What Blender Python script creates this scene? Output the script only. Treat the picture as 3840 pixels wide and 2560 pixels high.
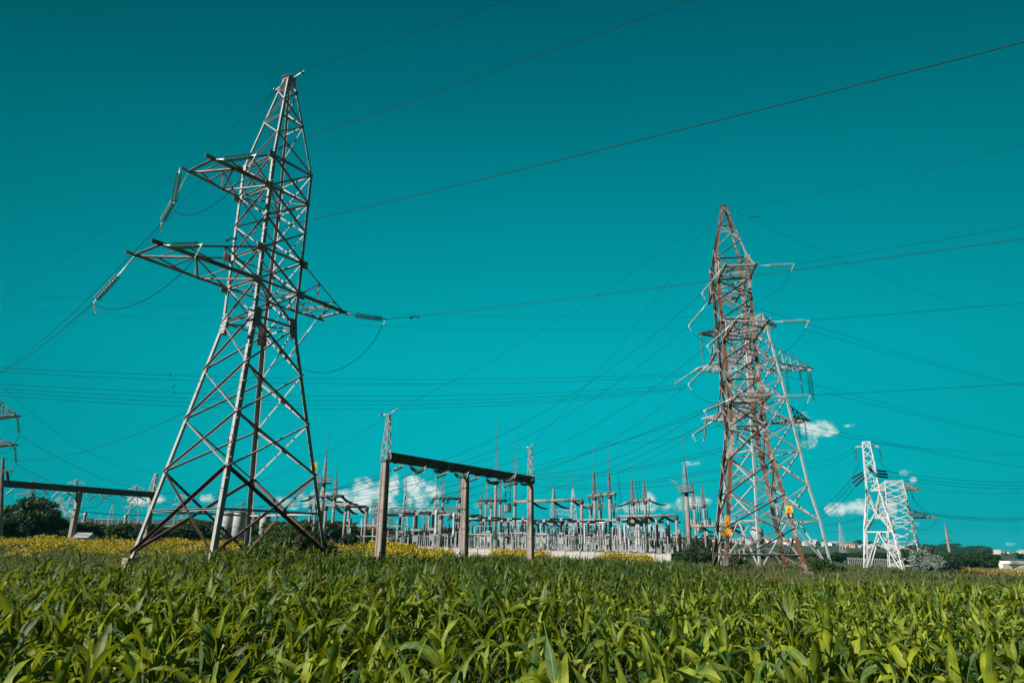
import bpy, math, random
import numpy as np
from mathutils import Vector, Matrix
R = math.radians
random.seed(7); rng = np.random.default_rng(11)
V = lambda *a: Vector(a)
scene = bpy.context.scene
for o in list(bpy.data.objects): bpy.data.objects.remove(o)

# ------------------------------------------------------------------ camera (eye at the origin, y forward)
FP, PITCH, ROLL = 2528.0, R(16.76), R(0.45)
fw = V(0, math.cos(PITCH), math.sin(PITCH)); up0 = V(0, -math.sin(PITCH), math.cos(PITCH)); rt0 = V(1, 0, 0)
rt = rt0*math.cos(ROLL)+up0*math.sin(ROLL); upv = up0*math.cos(ROLL)-rt0*math.sin(ROLL)
cd = bpy.data.cameras.new("camera"); cam = bpy.data.objects.new("camera", cd); scene.collection.objects.link(cam)
m = Matrix((rt, upv, -fw)).transposed().to_4x4(); cam.matrix_world = m
cd.lens = FP/3840*36; cd.sensor_width = 36; cd.clip_start = .1; cd.clip_end = 12000
scene.camera = cam
scene.view_settings.view_transform = 'Standard'; scene.view_settings.look = 'None'
scene.view_settings.exposure = 0.52; scene.view_settings.gamma = 1.0

def ray(px, py):
    return fw + rt*((px-1920)/FP) - upv*((py-1280)/FP)
def at(px, py, D):                       # the point seen at a pixel, D metres away along the ground
    r = ray(px, py); return r*(D/math.hypot(r.x, r.y))

# ------------------------------------------------------------------ sky and sun
SUN_AZ, SUN_EL = R(-121), R(31)          # azimuth from +y towards +x
sund = V(math.sin(SUN_AZ)*math.cos(SUN_EL), math.cos(SUN_AZ)*math.cos(SUN_EL), math.sin(SUN_EL))
sl = bpy.data.lights.new("sun", 'SUN'); sl.energy = 5.0; sl.angle = R(.53); sl.color = (1, .945, .87)
so = bpy.data.objects.new("sun", sl); scene.collection.objects.link(so); so.rotation_euler = sund.to_track_quat('Z', 'Y').to_euler()

class NT:                                 # small node-building helper
    def __init__(s, nt): s.nt = nt; nt.nodes.clear()
    def n(s, t, **k):
        x = s.nt.nodes.new(t)
        for a, b in k.items(): setattr(x, a, b)
        return x
    def set(s, node, i, v):
        if hasattr(v, 'is_output'): s.nt.links.new(v, node.inputs[i])
        else: node.inputs[i].default_value = v
    def math(s, op, a, b=0.0, c=None, clamp=False):
        x = s.n('ShaderNodeMath', operation=op); x.use_clamp = clamp
        s.set(x, 0, a); s.set(x, 1, b)
        if c is not None: s.set(x, 2, c)
        return x.outputs[0]
    def mix(s, f, a, b, mode='MIX'):
        x = s.n('ShaderNodeMix', data_type='RGBA', blend_type=mode)
        s.set(x, 0, f); s.set(x, 6, a); s.set(x, 7, b); return x.outputs[2]
    def ramp(s, f, stops, interp='LINEAR'):
        x = s.n('ShaderNodeValToRGB'); x.color_ramp.interpolation = interp; e = x.color_ramp.elements
        while len(e) < len(stops): e.new(.5)
        for q, (p, c) in zip(e, stops): q.position = p; q.color = (*c, 1) if len(c) == 3 else c
        s.set(x, 0, f); return x.outputs[0]
    def noise(s, vec, scale, detail=3.0, rough=.55):
        x = s.n('ShaderNodeTexNoise'); s.set(x, 'Scale', scale); s.set(x, 'Detail', detail); s.set(x, 'Roughness', rough)
        if vec is not None: s.set(x, 'Vector', vec)
        return x.outputs[0]

CLOUDS = [  # px, py, half width, half height in the photograph's own pixels
 (1362,1838,46,44,1),(1300,1868,60,34,1),(1345,1880,70,40,1),(1440,1855,52,52,1),(1476,1825,20,50,1),(1390,1900,120,24,.6),
 (1552,1822,46,34,1),(1580,1872,26,60,.9),(1622,1838,40,32,.9),(1600,1915,90,18,.6),(1530,1880,20,16,.5),
 (1063,1878,34,18,.9),(1190,1862,60,20,.7),(1120,1888,90,18,.6),(779,1866,22,16,.8),(540,1874,45,18,.7),(600,1872,30,14,.7),(210,1905,30,16,.4),(270,1920,26,12,.3),
 (3015,1585,30,36,.9),(3060,1606,60,26,1),(3110,1618,34,16,.9),(3030,1655,26,20,.4),(3185,1595,16,7,.5),
 (3140,1908,36,24,1),(3205,1905,46,22,.9),(3225,1885,18,20,.7),(3320,1905,30,30,.5),
 (2440,1872,22,26,.9),(2400,1900,70,20,.6),(2600,1885,60,22,.7),(2540,1900,80,14,.5),(2590,1737,34,9,.4),(2430,1990,56,34,.6),(2480,2010,70,20,.5),(2650,1960,30,12,.4),
 (3396,1770,18,8,.35),(3425,1800,10,10,.35),(3432,1965,14,9,.35),(3295,2032,14,5,.4),(3790,2039,12,5,.25),(2350,1910,50,14,.35)]
def build_world():
    w = bpy.data.worlds.new("World"); scene.world = w; w.use_nodes = True; T = NT(w.node_tree)
    out = T.n('ShaderNodeOutputWorld'); bg = T.n('ShaderNodeBackground'); bg.inputs['Strength'].default_value = .0675
    sky = T.n('ShaderNodeTexSky', sky_type='NISHITA'); sky.sun_disc = False; sky.sun_elevation = SUN_EL; sky.sun_rotation = SUN_AZ
    tc = T.n('ShaderNodeTexCoord'); sep = T.n('ShaderNodeSeparateXYZ'); T.nt.links.new(tc.outputs['Generated'], sep.inputs[0])
    x, y, z = sep.outputs
    el = T.math('ARCSINE', z); az = T.math('ARCTAN2', x, y)
    eln = T.math('MULTIPLY', el, 1/R(90), clamp=True)
    base = T.ramp(eln, [(0, (0, 4.45, 5.1)), (.06, (0, 4.95, 5.6)), (.16, (0, 4.6, 5.35)), (.26, (0, 3.3, 3.95)), (.40, (0, 1.8, 2.3)), (.50, (0, 1.15, 1.55)), (.62, (0, .5, .72)), (1, (0, .2, .3))])
    # the sky deepens to either side, dimmed unseen behind to weaken its fill
    off = T.math('SUBTRACT', az, R(5)); sq = T.math('MULTIPLY', off, off)
    side = T.math('SUBTRACT', 1.0, T.math('MULTIPLY', sq, .55)); side = T.math('MAXIMUM', side, .12)
    base = T.mix(1.0, base, T.mix(1.0, (1, 1, 1, 1), side, 'MULTIPLY'), 'MULTIPLY')
    sk = T.mix(1.0, sky.outputs[0], (.0, .15, .12, 1), 'MULTIPLY')
    base = T.mix(.12, base, sk)
    # clouds
    vec = T.n('ShaderNodeCombineXYZ'); T.set(vec, 0, T.math('MULTIPLY', az, 40.0)); T.set(vec, 1, T.math('MULTIPLY', el, 46.0))
    n1 = T.noise(vec.outputs[0], 1.5, 8.0, .66); n2 = T.noise(vec.outputs[0], .42, 3.0, .5)
    mask = None
    for (cx, cy, hw, hh, op) in CLOUDS:
        r = ray(cx, cy).normalized(); a0 = math.atan2(r.x, r.y); e0 = math.asin(r.z); k = 1/2620.
        dx = T.math('MULTIPLY', T.math('SUBTRACT', az, a0), 1/(hw*k*1.15)); dy = T.math('MULTIPLY', T.math('SUBTRACT', el, e0), 1/(hh*k*1.15))
        d = T.math('ADD', T.math('MULTIPLY', dx, dx), T.math('MULTIPLY', dy, dy))
        v = T.math('MULTIPLY', T.math('SUBTRACT', 1.0, d), op)
        mask = v if mask is None else T.math('MAXIMUM', mask, v)
    mask = T.math('MAXIMUM', mask, -1.0)
    dens = T.math('ADD', mask, T.math('MULTIPLY', T.math('SUBTRACT', n1, .5), 4.0))
    dens = T.math('ADD', dens, T.math('MULTIPLY', T.math('SUBTRACT', n2, .5), .8))
    inblob = T.math('MULTIPLY', T.math('ADD', mask, .12), 6.0, clamp=True)
    al = T.math('MULTIPLY', T.math('ADD', dens, .05), 1.05, clamp=True); al = T.math('MULTIPLY', al, inblob)
    al = T.math('MULTIPLY', al, .90)
    tone = T.math('ADD', T.math('MULTIPLY', dens, .42), .28, clamp=True)
    col = T.mix(tone, (2.2, 5.4, 5.6, 1), (9.6, 10.0, 9.4, 1))
    fin = T.mix(al, base, col)
    T.nt.links.new(fin, bg.inputs['Color']); T.nt.links.new(bg.outputs[0], out.inputs[0])
build_world()

# ------------------------------------------------------------------ materials
MAT = {}
def mat(name, fn):
    m = bpy.data.materials.new(name); m.use_nodes = True; T = NT(m.node_tree); out = T.n('ShaderNodeOutputMaterial')
    sh = fn(T); T.nt.links.new(sh, out.inputs[0]); MAT[name] = m; return m
def pr(T, col, rough=.6, metal=0.0, **k):
    b = T.n('ShaderNodeBsdfPrincipled'); T.set(b, 'Base Color', col); T.set(b, 'Roughness', rough); T.set(b, 'Metallic', metal)
    for a, v in k.items(): T.set(b, a.replace('_', ' '), v)
    return b.outputs[0]
def oc(T, k='Object'): return T.n('ShaderNodeTexCoord').outputs[k]
def c4(*c): return (*c, 1)
def steel(name, base, base2, rust, lo, hi, scale=.9, rough=.6, metal=.05):
    def f(T):
        o = oc(T); n1 = T.noise(o, scale, 5.0, .6); n2 = T.noise(o, scale*9, 4.0, .6)
        c = T.mix(n2, c4(*base), c4(*base2))
        r = T.mix(n2, c4(*rust), c4(*[v*.55 for v in rust]))
        k = T.math('ADD', n1, T.math('MULTIPLY', T.math('SUBTRACT', n2, .5), .35))
        k = T.math('DIVIDE', T.math('SUBTRACT', k, lo), hi-lo, clamp=True)
        return pr(T, T.mix(k, c, r), rough, metal)
    mat(name, f)
steel('galvanised_steel', (.385,.40,.405), (.235,.25,.255), (.22,.11,.07), .58, .72, metal=.05)
steel('weathered_steel', (.34,.32,.30), (.20,.17,.145), (.18,.075,.04), .50, .66)
steel('rusty_steel', (.36,.34,.31), (.26,.22,.19), (.20,.08,.04), .43, .53, .33)
steel('primer_steel', (.13,.065,.05), (.09,.045,.035), (.20,.08,.05), .55, .75)
steel('pale_steel', (.46,.48,.475), (.30,.33,.33), (.25,.12,.08), .60, .72)
steel('white_steel', (.58,.60,.60), (.42,.45,.45), (.4,.3,.25), .70, .80)
steel('dark_steel', (.07,.065,.065), (.035,.035,.04), (.08,.04,.03), .55, .7)
steel('spire_steel', (.30,.27,.25), (.14,.13,.13), (.17,.08,.05), .5, .65)
def f_conc(T):
    o = oc(T); n1 = T.noise(o, .6, 4.0); n2 = T.noise(o, 12.0, 5.0, .7)
    mp = T.n('ShaderNodeMapping'); T.nt.links.new(o, mp.inputs[0]); mp.inputs['Scale'].default_value = (7, 7, .5); st_ = T.noise(mp.outputs[0], 1.0, 4.0, .7)
    c = T.mix(n2, c4(.36,.30,.265), c4(.23,.195,.175)); c = T.mix(T.ramp(st_, [(.48,(0,0,0)),(.66,(.75,.75,.75))]), c, c4(.15,.12,.105)); c = T.mix(T.ramp(n1, [(.5,(0,0,0)),(.72,(1,1,1))]), c, c4(.20,.16,.14))
    b = T.n('ShaderNodeBump'); T.set(b,'Strength',.4); T.set(b,'Distance',.02); T.set(b,'Height',n2)
    return pr(T, c, .9, Normal=b.outputs[0])
mat('concrete', f_conc)
def f_wconc(T):
    o = oc(T); n1 = T.noise(o, .5, 4.0); n2 = T.noise(o, 6.0, 5.0, .7)
    c = T.mix(n2, c4(.70,.68,.64), c4(.58,.56,.52)); c = T.mix(T.ramp(n1, [(.55,(0,0,0)),(.8,(1,1,1))]), c, c4(.52,.49,.44))
    return pr(T, c, .9)
mat('whitewashed_concrete', f_wconc)
mat('shaded_concrete', lambda T: pr(T, T.mix(T.noise(oc(T), 3.0, 5.0, .7), c4(.15,.125,.11), c4(.07,.06,.055)), .9))  # concrete darkened for gantry beams, whose unlit faces' shade is in the colour
mat('wall_cap', lambda T: pr(T, T.mix(T.noise(oc(T), 1.5), c4(.34,.15,.10), c4(.5,.4,.34)), .9))
mat('dark_wall', lambda T: pr(T, T.mix(T.noise(oc(T), 1.5), c4(.12,.17,.19), c4(.2,.26,.28)), .9))
mat('black_porcelain', lambda T: pr(T, c4(.018,.016,.018), .25))
mat('white_paint', lambda T: pr(T, T.mix(T.noise(oc(T), 3.0), c4(.50,.52,.52), c4(.30,.33,.34)), .5))
mat('grey_paint', lambda T: pr(T, T.mix(T.noise(oc(T), 3.0), c4(.30,.36,.37), c4(.20,.25,.26)), .5))
mat('aluminium', lambda T: pr(T, c4(.72,.74,.74), .32, .8))
mat('cap_metal', lambda T: pr(T, c4(.62,.60,.57), .5, .15))
def f_glass(T):
    g = pr(T, c4(.22,.44,.44), .12, 0.0, IOR=1.5)
    tr = T.n('ShaderNodeBsdfTransparent'); T.set(tr, 0, c4(.40,.75,.75))
    mx = T.n('ShaderNodeMixShader'); T.set(mx, 0, .38)
    T.nt.links.new(tr.outputs[0], mx.inputs[1]); T.nt.links.new(g, mx.inputs[2]); return mx.outputs[0]
mat('insulator_glass', f_glass)
mat('conductor', lambda T: pr(T, c4(.010,.022,.022), .9, 0, Specular_IOR_Level=.1))
mat('conductor_bright', lambda T: pr(T, c4(.020,.038,.038), .85, 0, Specular_IOR_Level=.15))
mat('sign_yellow', lambda T: pr(T, c4(.72,.60,.06), .45))
mat('sign_orange', lambda T: pr(T, c4(.90,.36,.02), .45))
mat('sign_amber', lambda T: pr(T, c4(.90,.52,.06), .45))
mat('sign_black', lambda T: pr(T, c4(.02,.02,.02), .5))
mat('sign_plate', lambda T: pr(T, c4(.05,.03,.035), .5))
mat('sign_white', lambda T: pr(T, c4(.8,.8,.8), .5))
mat('red_roof', lambda T: pr(T, T.mix(T.noise(oc(T), .8), c4(.30,.05,.04), c4(.18,.035,.03)), .7))
mat('brown_roof', lambda T: pr(T, c4(.24,.10,.06), .8))
mat('grey_roof', lambda T: pr(T, c4(.38,.40,.41), .6))
mat('orange_roof', lambda T: pr(T, c4(.28,.11,.07), .8))
mat('white_wall', lambda T: pr(T, T.mix(T.noise(oc(T), .8), c4(.66,.65,.62), c4(.54,.52,.49)), .9))
mat('cream_wall', lambda T: pr(T, c4(.56,.42,.28), .9))
mat('grey_wall', lambda T: pr(T, c4(.30,.29,.28), .9))
mat('window_glass', lambda T: pr(T, c4(.03,.04,.05), .15))
def leafy(name, cols, trans=(.20,.30,.02), tw=.35, rough=.5, ns=1.5, rnd=True, spec=.4):
    def f(T):
        geo = T.n('ShaderNodeNewGeometry'); n = T.noise(geo.outputs['Position'], ns, 3.0)
        at_ = T.n('ShaderNodeAttribute', attribute_name='tone')
        k = T.math('ADD', T.math('MULTIPLY', n, .6), T.math('MULTIPLY', at_.outputs['Fac'], .6))
        c = T.ramp(T.math('SUBTRACT', k, .12), [(.0, cols[0]), (.5, cols[1]), (1, cols[2])])
        b = T.n('ShaderNodeBsdfPrincipled'); T.set(b, 'Base Color', c); T.set(b, 'Roughness', rough); T.set(b, 'Specular IOR Level', spec)
        t = T.n('ShaderNodeBsdfTranslucent'); T.set(t, 0, T.mix(.7, c, c4(*trans)))
        mx = T.n('ShaderNodeMixShader'); T.set(mx, 0, tw); T.nt.links.new(b.outputs[0], mx.inputs[1]); T.nt.links.new(t.outputs[0], mx.inputs[2])
        return mx.outputs[0]
    mat(name, f)
leafy('foliage_dark', [(.010,.030,.012),(.020,.052,.014),(.045,.080,.015)], (.05,.10,.01), .25, .6, .5)
leafy('foliage_mid', [(.018,.05,.015),(.04,.085,.018),(.09,.13,.02)], (.12,.18,.02), .3, .6, .7)
leafy('foliage_silver', [(.10,.16,.13),(.17,.24,.19),(.26,.33,.26)], (.2,.3,.2), .2, .7, 1.0)
leafy('weeds_green', [(.035,.07,.022),(.085,.125,.03),(.17,.19,.06)], (.2,.24,.03), .3, .7, .4)
leafy('weeds_dry', [(.12,.085,.05),(.18,.12,.08),(.22,.17,.10)], (.2,.12,.05), .3, .8, .4)
leafy('flower_yellow', [(.12,.11,.015),(.48,.36,.012),(.66,.50,.025)], (.6,.48,.01), .25, .7, .6)
def f_maize(T):
    uv = T.n('ShaderNodeUVMap'); sep = T.n('ShaderNodeSeparateXYZ'); T.nt.links.new(uv.outputs[0], sep.inputs[0])
    u, v, _ = sep.outputs
    a = T.math('ABSOLUTE', T.math('SUBTRACT', u, .5))
    rib = T.math('SUBTRACT', 1.0, T.math('MULTIPLY', a, 18.0), clamp=True)
    wv = T.n('ShaderNodeTexWave'); cv = T.n('ShaderNodeCombineXYZ'); T.set(cv, 0, u); T.set(wv, 'Vector', cv.outputs[0]); T.set(wv, 'Scale', 7.0); T.set(wv, 'Distortion', .0)
    geo = T.n('ShaderNodeNewGeometry'); n = T.noise(geo.outputs['Position'], .45, 3.0); n2 = T.noise(geo.outputs['Position'], 9.0, 2.0)
    oi = T.n('ShaderNodeObjectInfo')
    tn = T.n('ShaderNodeAttribute', attribute_name='tone')
    k = T.math('ADD', T.math('MULTIPLY', n, .5), T.math('MULTIPLY', tn.outputs['Fac'], .5))
    k = T.math('ADD', k, T.math('MULTIPLY', T.math('SUBTRACT', n2, .5), .55))
    c = T.ramp(k, [(.24, (.004,.022,.018)), (.50, (.027,.076,.017)), (.76, (.29,.33,.014))])
    c = T.mix(T.math('MULTIPLY', wv.outputs['Fac'], .22), c, c4(.12,.22,.04))
    c = T.mix(T.math('MULTIPLY', rib, .7), c, c4(.30,.38,.14))
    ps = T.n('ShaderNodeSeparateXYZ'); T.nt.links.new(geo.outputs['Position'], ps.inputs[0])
    far_shade = T.math('ADD', ps.outputs[1], T.math('MULTIPLY', ps.outputs[0], -.9)); far_shade = T.math('ADD', far_shade, T.math('MULTIPLY', n, 14.0)); far_shade = T.math('DIVIDE', T.math('SUBTRACT', far_shade, 13.0), 15.0, clamp=True)
    c = T.mix(T.math('MULTIPLY', far_shade, .72), c, c4(.010,.045,.020))  # far and left maize darkened in the colour to stand for shaded leaves
    b = T.n('ShaderNodeBsdfPrincipled'); T.set(b, 'Base Color', c); T.set(b, 'Roughness', .45); T.set(b, 'Specular IOR Level', .28)
    bp = T.n('ShaderNodeBump'); T.set(bp, 'Strength', .25); T.set(bp, 'Distance', .004); T.set(bp, 'Height', wv.outputs['Fac']); T.set(b, 'Normal', bp.outputs[0])
    t = T.n('ShaderNodeBsdfTranslucent'); T.set(t, 0, T.mix(.8, c, c4(.46,.54,.008)))
    mx = T.n('ShaderNodeMixShader'); T.set(mx, 0, .25); T.nt.links.new(b.outputs[0], mx.inputs[1]); T.nt.links.new(t.outputs[0], mx.inputs[2])
    return mx.outputs[0]
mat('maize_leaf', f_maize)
def f_ground(T):
    geo = T.n('ShaderNodeNewGeometry'); p = geo.outputs['Position']
    n = T.noise(p, .35, 5.0); n2 = T.noise(p, 3.0, 4.0, .7); n3 = T.noise(p, .02, 4.0)
    c = T.mix(T.ramp(n, [(.35,(0,0,0)),(.65,(1,1,1))]), c4(.035,.05,.016), c4(.06,.06,.03))
    c = T.mix(T.math('MULTIPLY', n2, .6), c, c4(.025,.022,.015))
    d = T.n('ShaderNodeVectorMath', operation='LENGTH'); T.set(d, 0, p)
    far = T.math('DIVIDE', T.math('SUBTRACT', d.outputs['Value'], 250.0), 250.0, clamp=True)
    fc = T.mix(T.ramp(n3, [(.35,(0,0,0)),(.65,(1,1,1))]), c4(.014,.038,.026), c4(.03,.055,.03))
    return pr(T, T.mix(far, c, fc), .95)
mat('ground_soil', f_ground)
mat('gravel', lambda T: pr(T, T.mix(T.noise(oc(T), 4.0, 5.0, .7), c4(.30,.28,.25), c4(.16,.15,.13)), .95))

# ------------------------------------------------------------------ object helpers
COL = scene.collection; ORI = {}
class MB:
    def __init__(s): s.v = []; s.f = []
    def add(s, vs, fs):
        o = len(s.v); s.v += [tuple(x) for x in vs]; s.f += [tuple(i+o for i in f) for f in fs]
    def bar(s, p, q, w, h=None, up=None):
        h = h or w; p = Vector(p); q = Vector(q); d = (q-p).normalized()
        up = Vector(up) if up is not None else (V(0,0,1) if abs(d.z) < .95 else V(1,0,0))
        a = d.cross(up).normalized()*(w/2); b = a.cross(d).normalized()*(h/2)
        s.add([p-a-b,p+a-b,p+a+b,p-a+b,q-a-b,q+a-b,q+a+b,q-a+b], [(0,1,2,3),(7,6,5,4),(0,4,5,1),(1,5,6,2),(2,6,7,3),(3,7,4,0)])
    def plate(s, p, q, u, w, t):          # flat strip from p to q, extending w along u, thickness t
        p = Vector(p); q = Vector(q); d = (q-p).normalized(); u = (u-d*u.dot(d)).normalized(); n = d.cross(u).normalized()*(t/2); U = u*w
        s.add([p-n,p+U-n,p+U+n,p+n,q-n,q+U-n,q+U+n,q+n], [(0,1,2,3),(7,6,5,4),(0,4,5,1),(1,5,6,2),(2,6,7,3),(3,7,4,0)])
    def angle(s, p, q, u, v, w, t=.012):  # L profile
        d = (Vector(q)-Vector(p)).normalized(); v = v-d*v.dot(d); u = u-d*u.dot(d)
        s.plate(p, q, u, w, t); s.plate(Vector(p)+v.normalized()*(t*.6), Vector(q)+v.normalized()*(t*.6), v, w, t)
    def tube(s, pts, r, n=8, r2=None, caps=True):
        pts = [Vector(p) for p in pts]; L = len(pts); o = len(s.v)
        for i, p in enumerate(pts):
            d = (pts[min(i+1, L-1)]-pts[max(i-1, 0)]).normalized(); a = d.cross(V(0,0,1))
            if a.length < .05: a = d.cross(V(1,0,0))
            a.normalize(); b = d.cross(a)
            rr = r if r2 is None else r+(r2-r)*i/(L-1)
            for k in range(n):
                t = 2*math.pi*k/n; s.v.append(tuple(p+a*(rr*math.cos(t))+b*(rr*math.sin(t))))
        for i in range(L-1):
            for k in range(n): s.f.append((o+i*n+k, o+i*n+(k+1)%n, o+(i+1)*n+(k+1)%n, o+(i+1)*n+k))
        if caps: s.f.append(tuple(o+k for k in range(n))[::-1]); s.f.append(tuple(o+(L-1)*n+k for k in range(n)))
    def lathe(s, c, prof, n=12, ax=None):  # prof: (radius, height) pairs about axis ax through c
        c = Vector(c); ax = (ax or V(0,0,1)).normalized(); a = ax.cross(V(0,0,1))
        if a.length < .05: a = V(1,0,0)
        a.normalize(); b = ax.cross(a); o = len(s.v)
        for (r, h) in prof:
            for k in range(n):
                t = 2*math.pi*k/n; s.v.append(tuple(c+ax*h+a*(r*math.cos(t))+b*(r*math.sin(t))))
        for i in range(len(prof)-1):
            for k in range(n): s.f.append((o+i*n+k, o+i*n+(k+1)%n, o+(i+1)*n+(k+1)%n, o+(i+1)*n+k))
        s.f.append(tuple(o+k for k in range(n))[::-1]); s.f.append(tuple(o+(len(prof)-1)*n+k for k in range(n)))
    def box(s, c, sx, sy, sz, rz=0.0):     # c = centre of the base
        ca, sa = math.cos(rz), math.sin(rz); x, y, z = c
        P = [(x+ca*a*sx/2-sa*b*sy/2, y+sa*a*sx/2+ca*b*sy/2, z+h*sz) for h in (0,1) for a,b in ((-1,-1),(1,-1),(1,1),(-1,1))]
        s.add(P, [(3,2,1,0),(4,5,6,7),(0,1,5,4),(1,2,6,5),(2,3,7,6),(3,0,4,7)])
def link(name, me, parent=None):
    o = bpy.data.objects.new(name, me); COL.objects.link(o)
    if parent is not None: o.parent = parent
    return o
def obj(name, mb, m, parent=None, smooth=False, label=None):
    org = ORI.get(parent.name, V(0,0,0)) if parent is not None else V(0,0,0)
    me = bpy.data.meshes.new(name); me.from_pydata([(x-org.x, y-org.y, z-org.z) for x,y,z in mb.v], [], mb.f); me.materials.append(MAT[m])
    if smooth: me.polygons.foreach_set('use_smooth', [True]*len(me.polygons))
    o = link(name, me, parent); ORI[o.name] = org
    if label: o['label'] = label
    return o
def tag(o, label, cat, group=None):
    o['label'] = label; o['category'] = cat
    if group: o['group'] = group
    return o
def thing(name, label, cat, loc=(0,0,0), group=None):
    o = bpy.data.objects.new(name, None); COL.objects.link(o); o.location = loc; ORI[o.name] = Vector(loc); o.empty_display_size = .3
    return tag(o, label, cat, group)
def kids(o): return [c for c in bpy.data.objects if c.parent == o]
KID = {}
def dup(root, loc, rz=0.0, label=None, group=None, scale=None):
    if root.name not in KID: KID[root.name] = [(c, kids(c)) for c in kids(root)]
    r = root.copy(); COL.objects.link(r); r.location = loc; r.rotation_euler = (0,0,rz)
    if scale: r.scale = scale if hasattr(scale, '__len__') else (scale,)*3
    if label: r['label'] = label
    if group: r['group'] = group
    for c, gs in KID[root.name]:
        d = c.copy(); COL.objects.link(d); d.parent = r
        for g in gs: e = g.copy(); COL.objects.link(e); e.parent = d
    return r
def place(root, first, loc, rz=0.0, label=None, group=None, scale=None):
    if first:
        root.location = loc; root.rotation_euler = (0,0,rz)
        if scale: root.scale = scale if hasattr(scale, '__len__') else (scale,)*3
        if label: root['label'] = label
        if group: root['group'] = group
        return root
    return dup(root, loc, rz, label, group, scale)
def mesh_np(name, verts, faces, m, tone=None, uv=None):     # faces: (n, 4) or (n, 3) array
    me = bpy.data.meshes.new(name); n, k = faces.shape
    me.vertices.add(len(verts)); me.vertices.foreach_set('co', np.ascontiguousarray(verts, dtype=np.float32).ravel())
    me.loops.add(n*k); me.loops.foreach_set('vertex_index', faces.astype(np.int32).ravel())
    me.polygons.add(n); me.polygons.foreach_set('loop_start', np.arange(0, n*k, k, dtype=np.int32))
    me.update(calc_edges=True)
    if tone is not None:
        a = me.attributes.new('tone', 'FLOAT', 'POINT'); a.data.foreach_set('value', tone.astype(np.float32))
    if uv is not None:
        l = me.uv_layers.new(name='UVMap'); l.data.foreach_set('uv', uv[faces.ravel()].astype(np.float32).ravel())
    me.materials.append(MAT[m]); return me
def quads(c, u, v):
    n = len(c); P = np.stack([c-u-v, c+u-v, c+u+v, c-u+v], 1).reshape(-1, 3)
    return P, np.arange(4*n).reshape(n, 4)
def rand_dirs(n):
    a = rng.normal(size=(n, 3)); return a/np.linalg.norm(a, axis=1)[:, None]
def sm(x, a, b):
    t = np.clip((np.asarray(x, float)-a)/(b-a), 0, 1); return t*t*(3-2*t)

# ------------------------------------------------------------------ ground
C1 = V(-12.095, 30.704, 0); Y1 = R(-33.47); C2 = V(16.40, 47.23, 0); Y2 = R(-7.26)
T_IN = ([-2, -.7, -.61, -.24, -.14, -.06, .22, .3], [-.4, -.4, -.45, -.8, -.75, -.5, -1.0, -1.2])
RIDGE = ([-3, -.9, -.7, -.45, -.25, -.08, .18, .45, .58, .655, .75, 1.0, 3], [.026, .027, .027, .027, .022, .015, .0118, .0052, -.0025, -.0066, -.0066, -.006, -.006])
def wall_y(x): return 99.9-.083*(x+5.8)
def ground_z(x, y):
    x = np.asarray(x, float); y = np.asarray(y, float); D = np.hypot(x, y); t = np.where(y > 1, x/np.maximum(y, 1), np.sign(x)*3)
    near = -1.7-.03*np.clip(x-2, 0, 90)
    inn = np.interp(t, *T_IN)
    kl = sm(D, 42, 88)*sm(-t, .10, .20)
    wy = wall_y(x); ks = (sm(y-wy, .1, .8))*(1-sm(t, .225, .245))*sm(t, -.2, -.12)
    k = np.maximum(kl, ks); z = near*(1-k)+inn*k
    z = z+.75*np.exp(-((x-C1.x)**2+(y-C1.y)**2)/30.)+.5*np.exp(-((x-C2.x)**2+(y-C2.y)**2)/50.)
    rid = np.interp(t, *RIDGE)
    a = sm(D, 180, 1150); zr = rid*np.minimum(D, 1250)
    z = z*(1-a)+zr*a
    z = z+np.where(D > 300, 1.5*np.sin(t*37)*np.cos(D*.006)*np.clip((D-300)/900, 0, 1), 0)
    return z
def gz(x, y): return float(ground_z(x, y))
def on(px, D):                            # ground point under a pixel column at distance D
    p = at(px, 2040, D); return V(p.x, p.y, gz(p.x, p.y))
def build_ground():
    rs = list(np.concatenate([[0.01, 1, 2, 3, 4, 5], np.arange(6, 40, 2), np.arange(40, 94, 3), np.arange(94, 106, .45), np.arange(107, 160, 4), np.geomspace(165, 3000, 40)]))
    az = np.unique(np.concatenate([np.arange(-180, 180, 4.), np.arange(-48, 48, .6)]))
    A = np.radians(az); n = len(A); Rr = np.array(rs)
    X = np.outer(Rr, np.sin(A)); Y = np.outer(Rr, np.cos(A)); Z = ground_z(X, Y)
    P = np.stack([X, Y, Z], 2).reshape(-1, 3); F = []
    i = np.arange(len(rs)-1)[:, None]*n; k = np.arange(n)[None, :]; k2 = (k+1) % n
    F = np.stack([i+k, i+k2, i+n+k2, i+n+k], 2).reshape(-1, 4)
    o = link('ground', mesh_np('ground', P, F[:, ::-1], 'ground_soil')); o['kind'] = 'structure'
build_ground()

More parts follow.
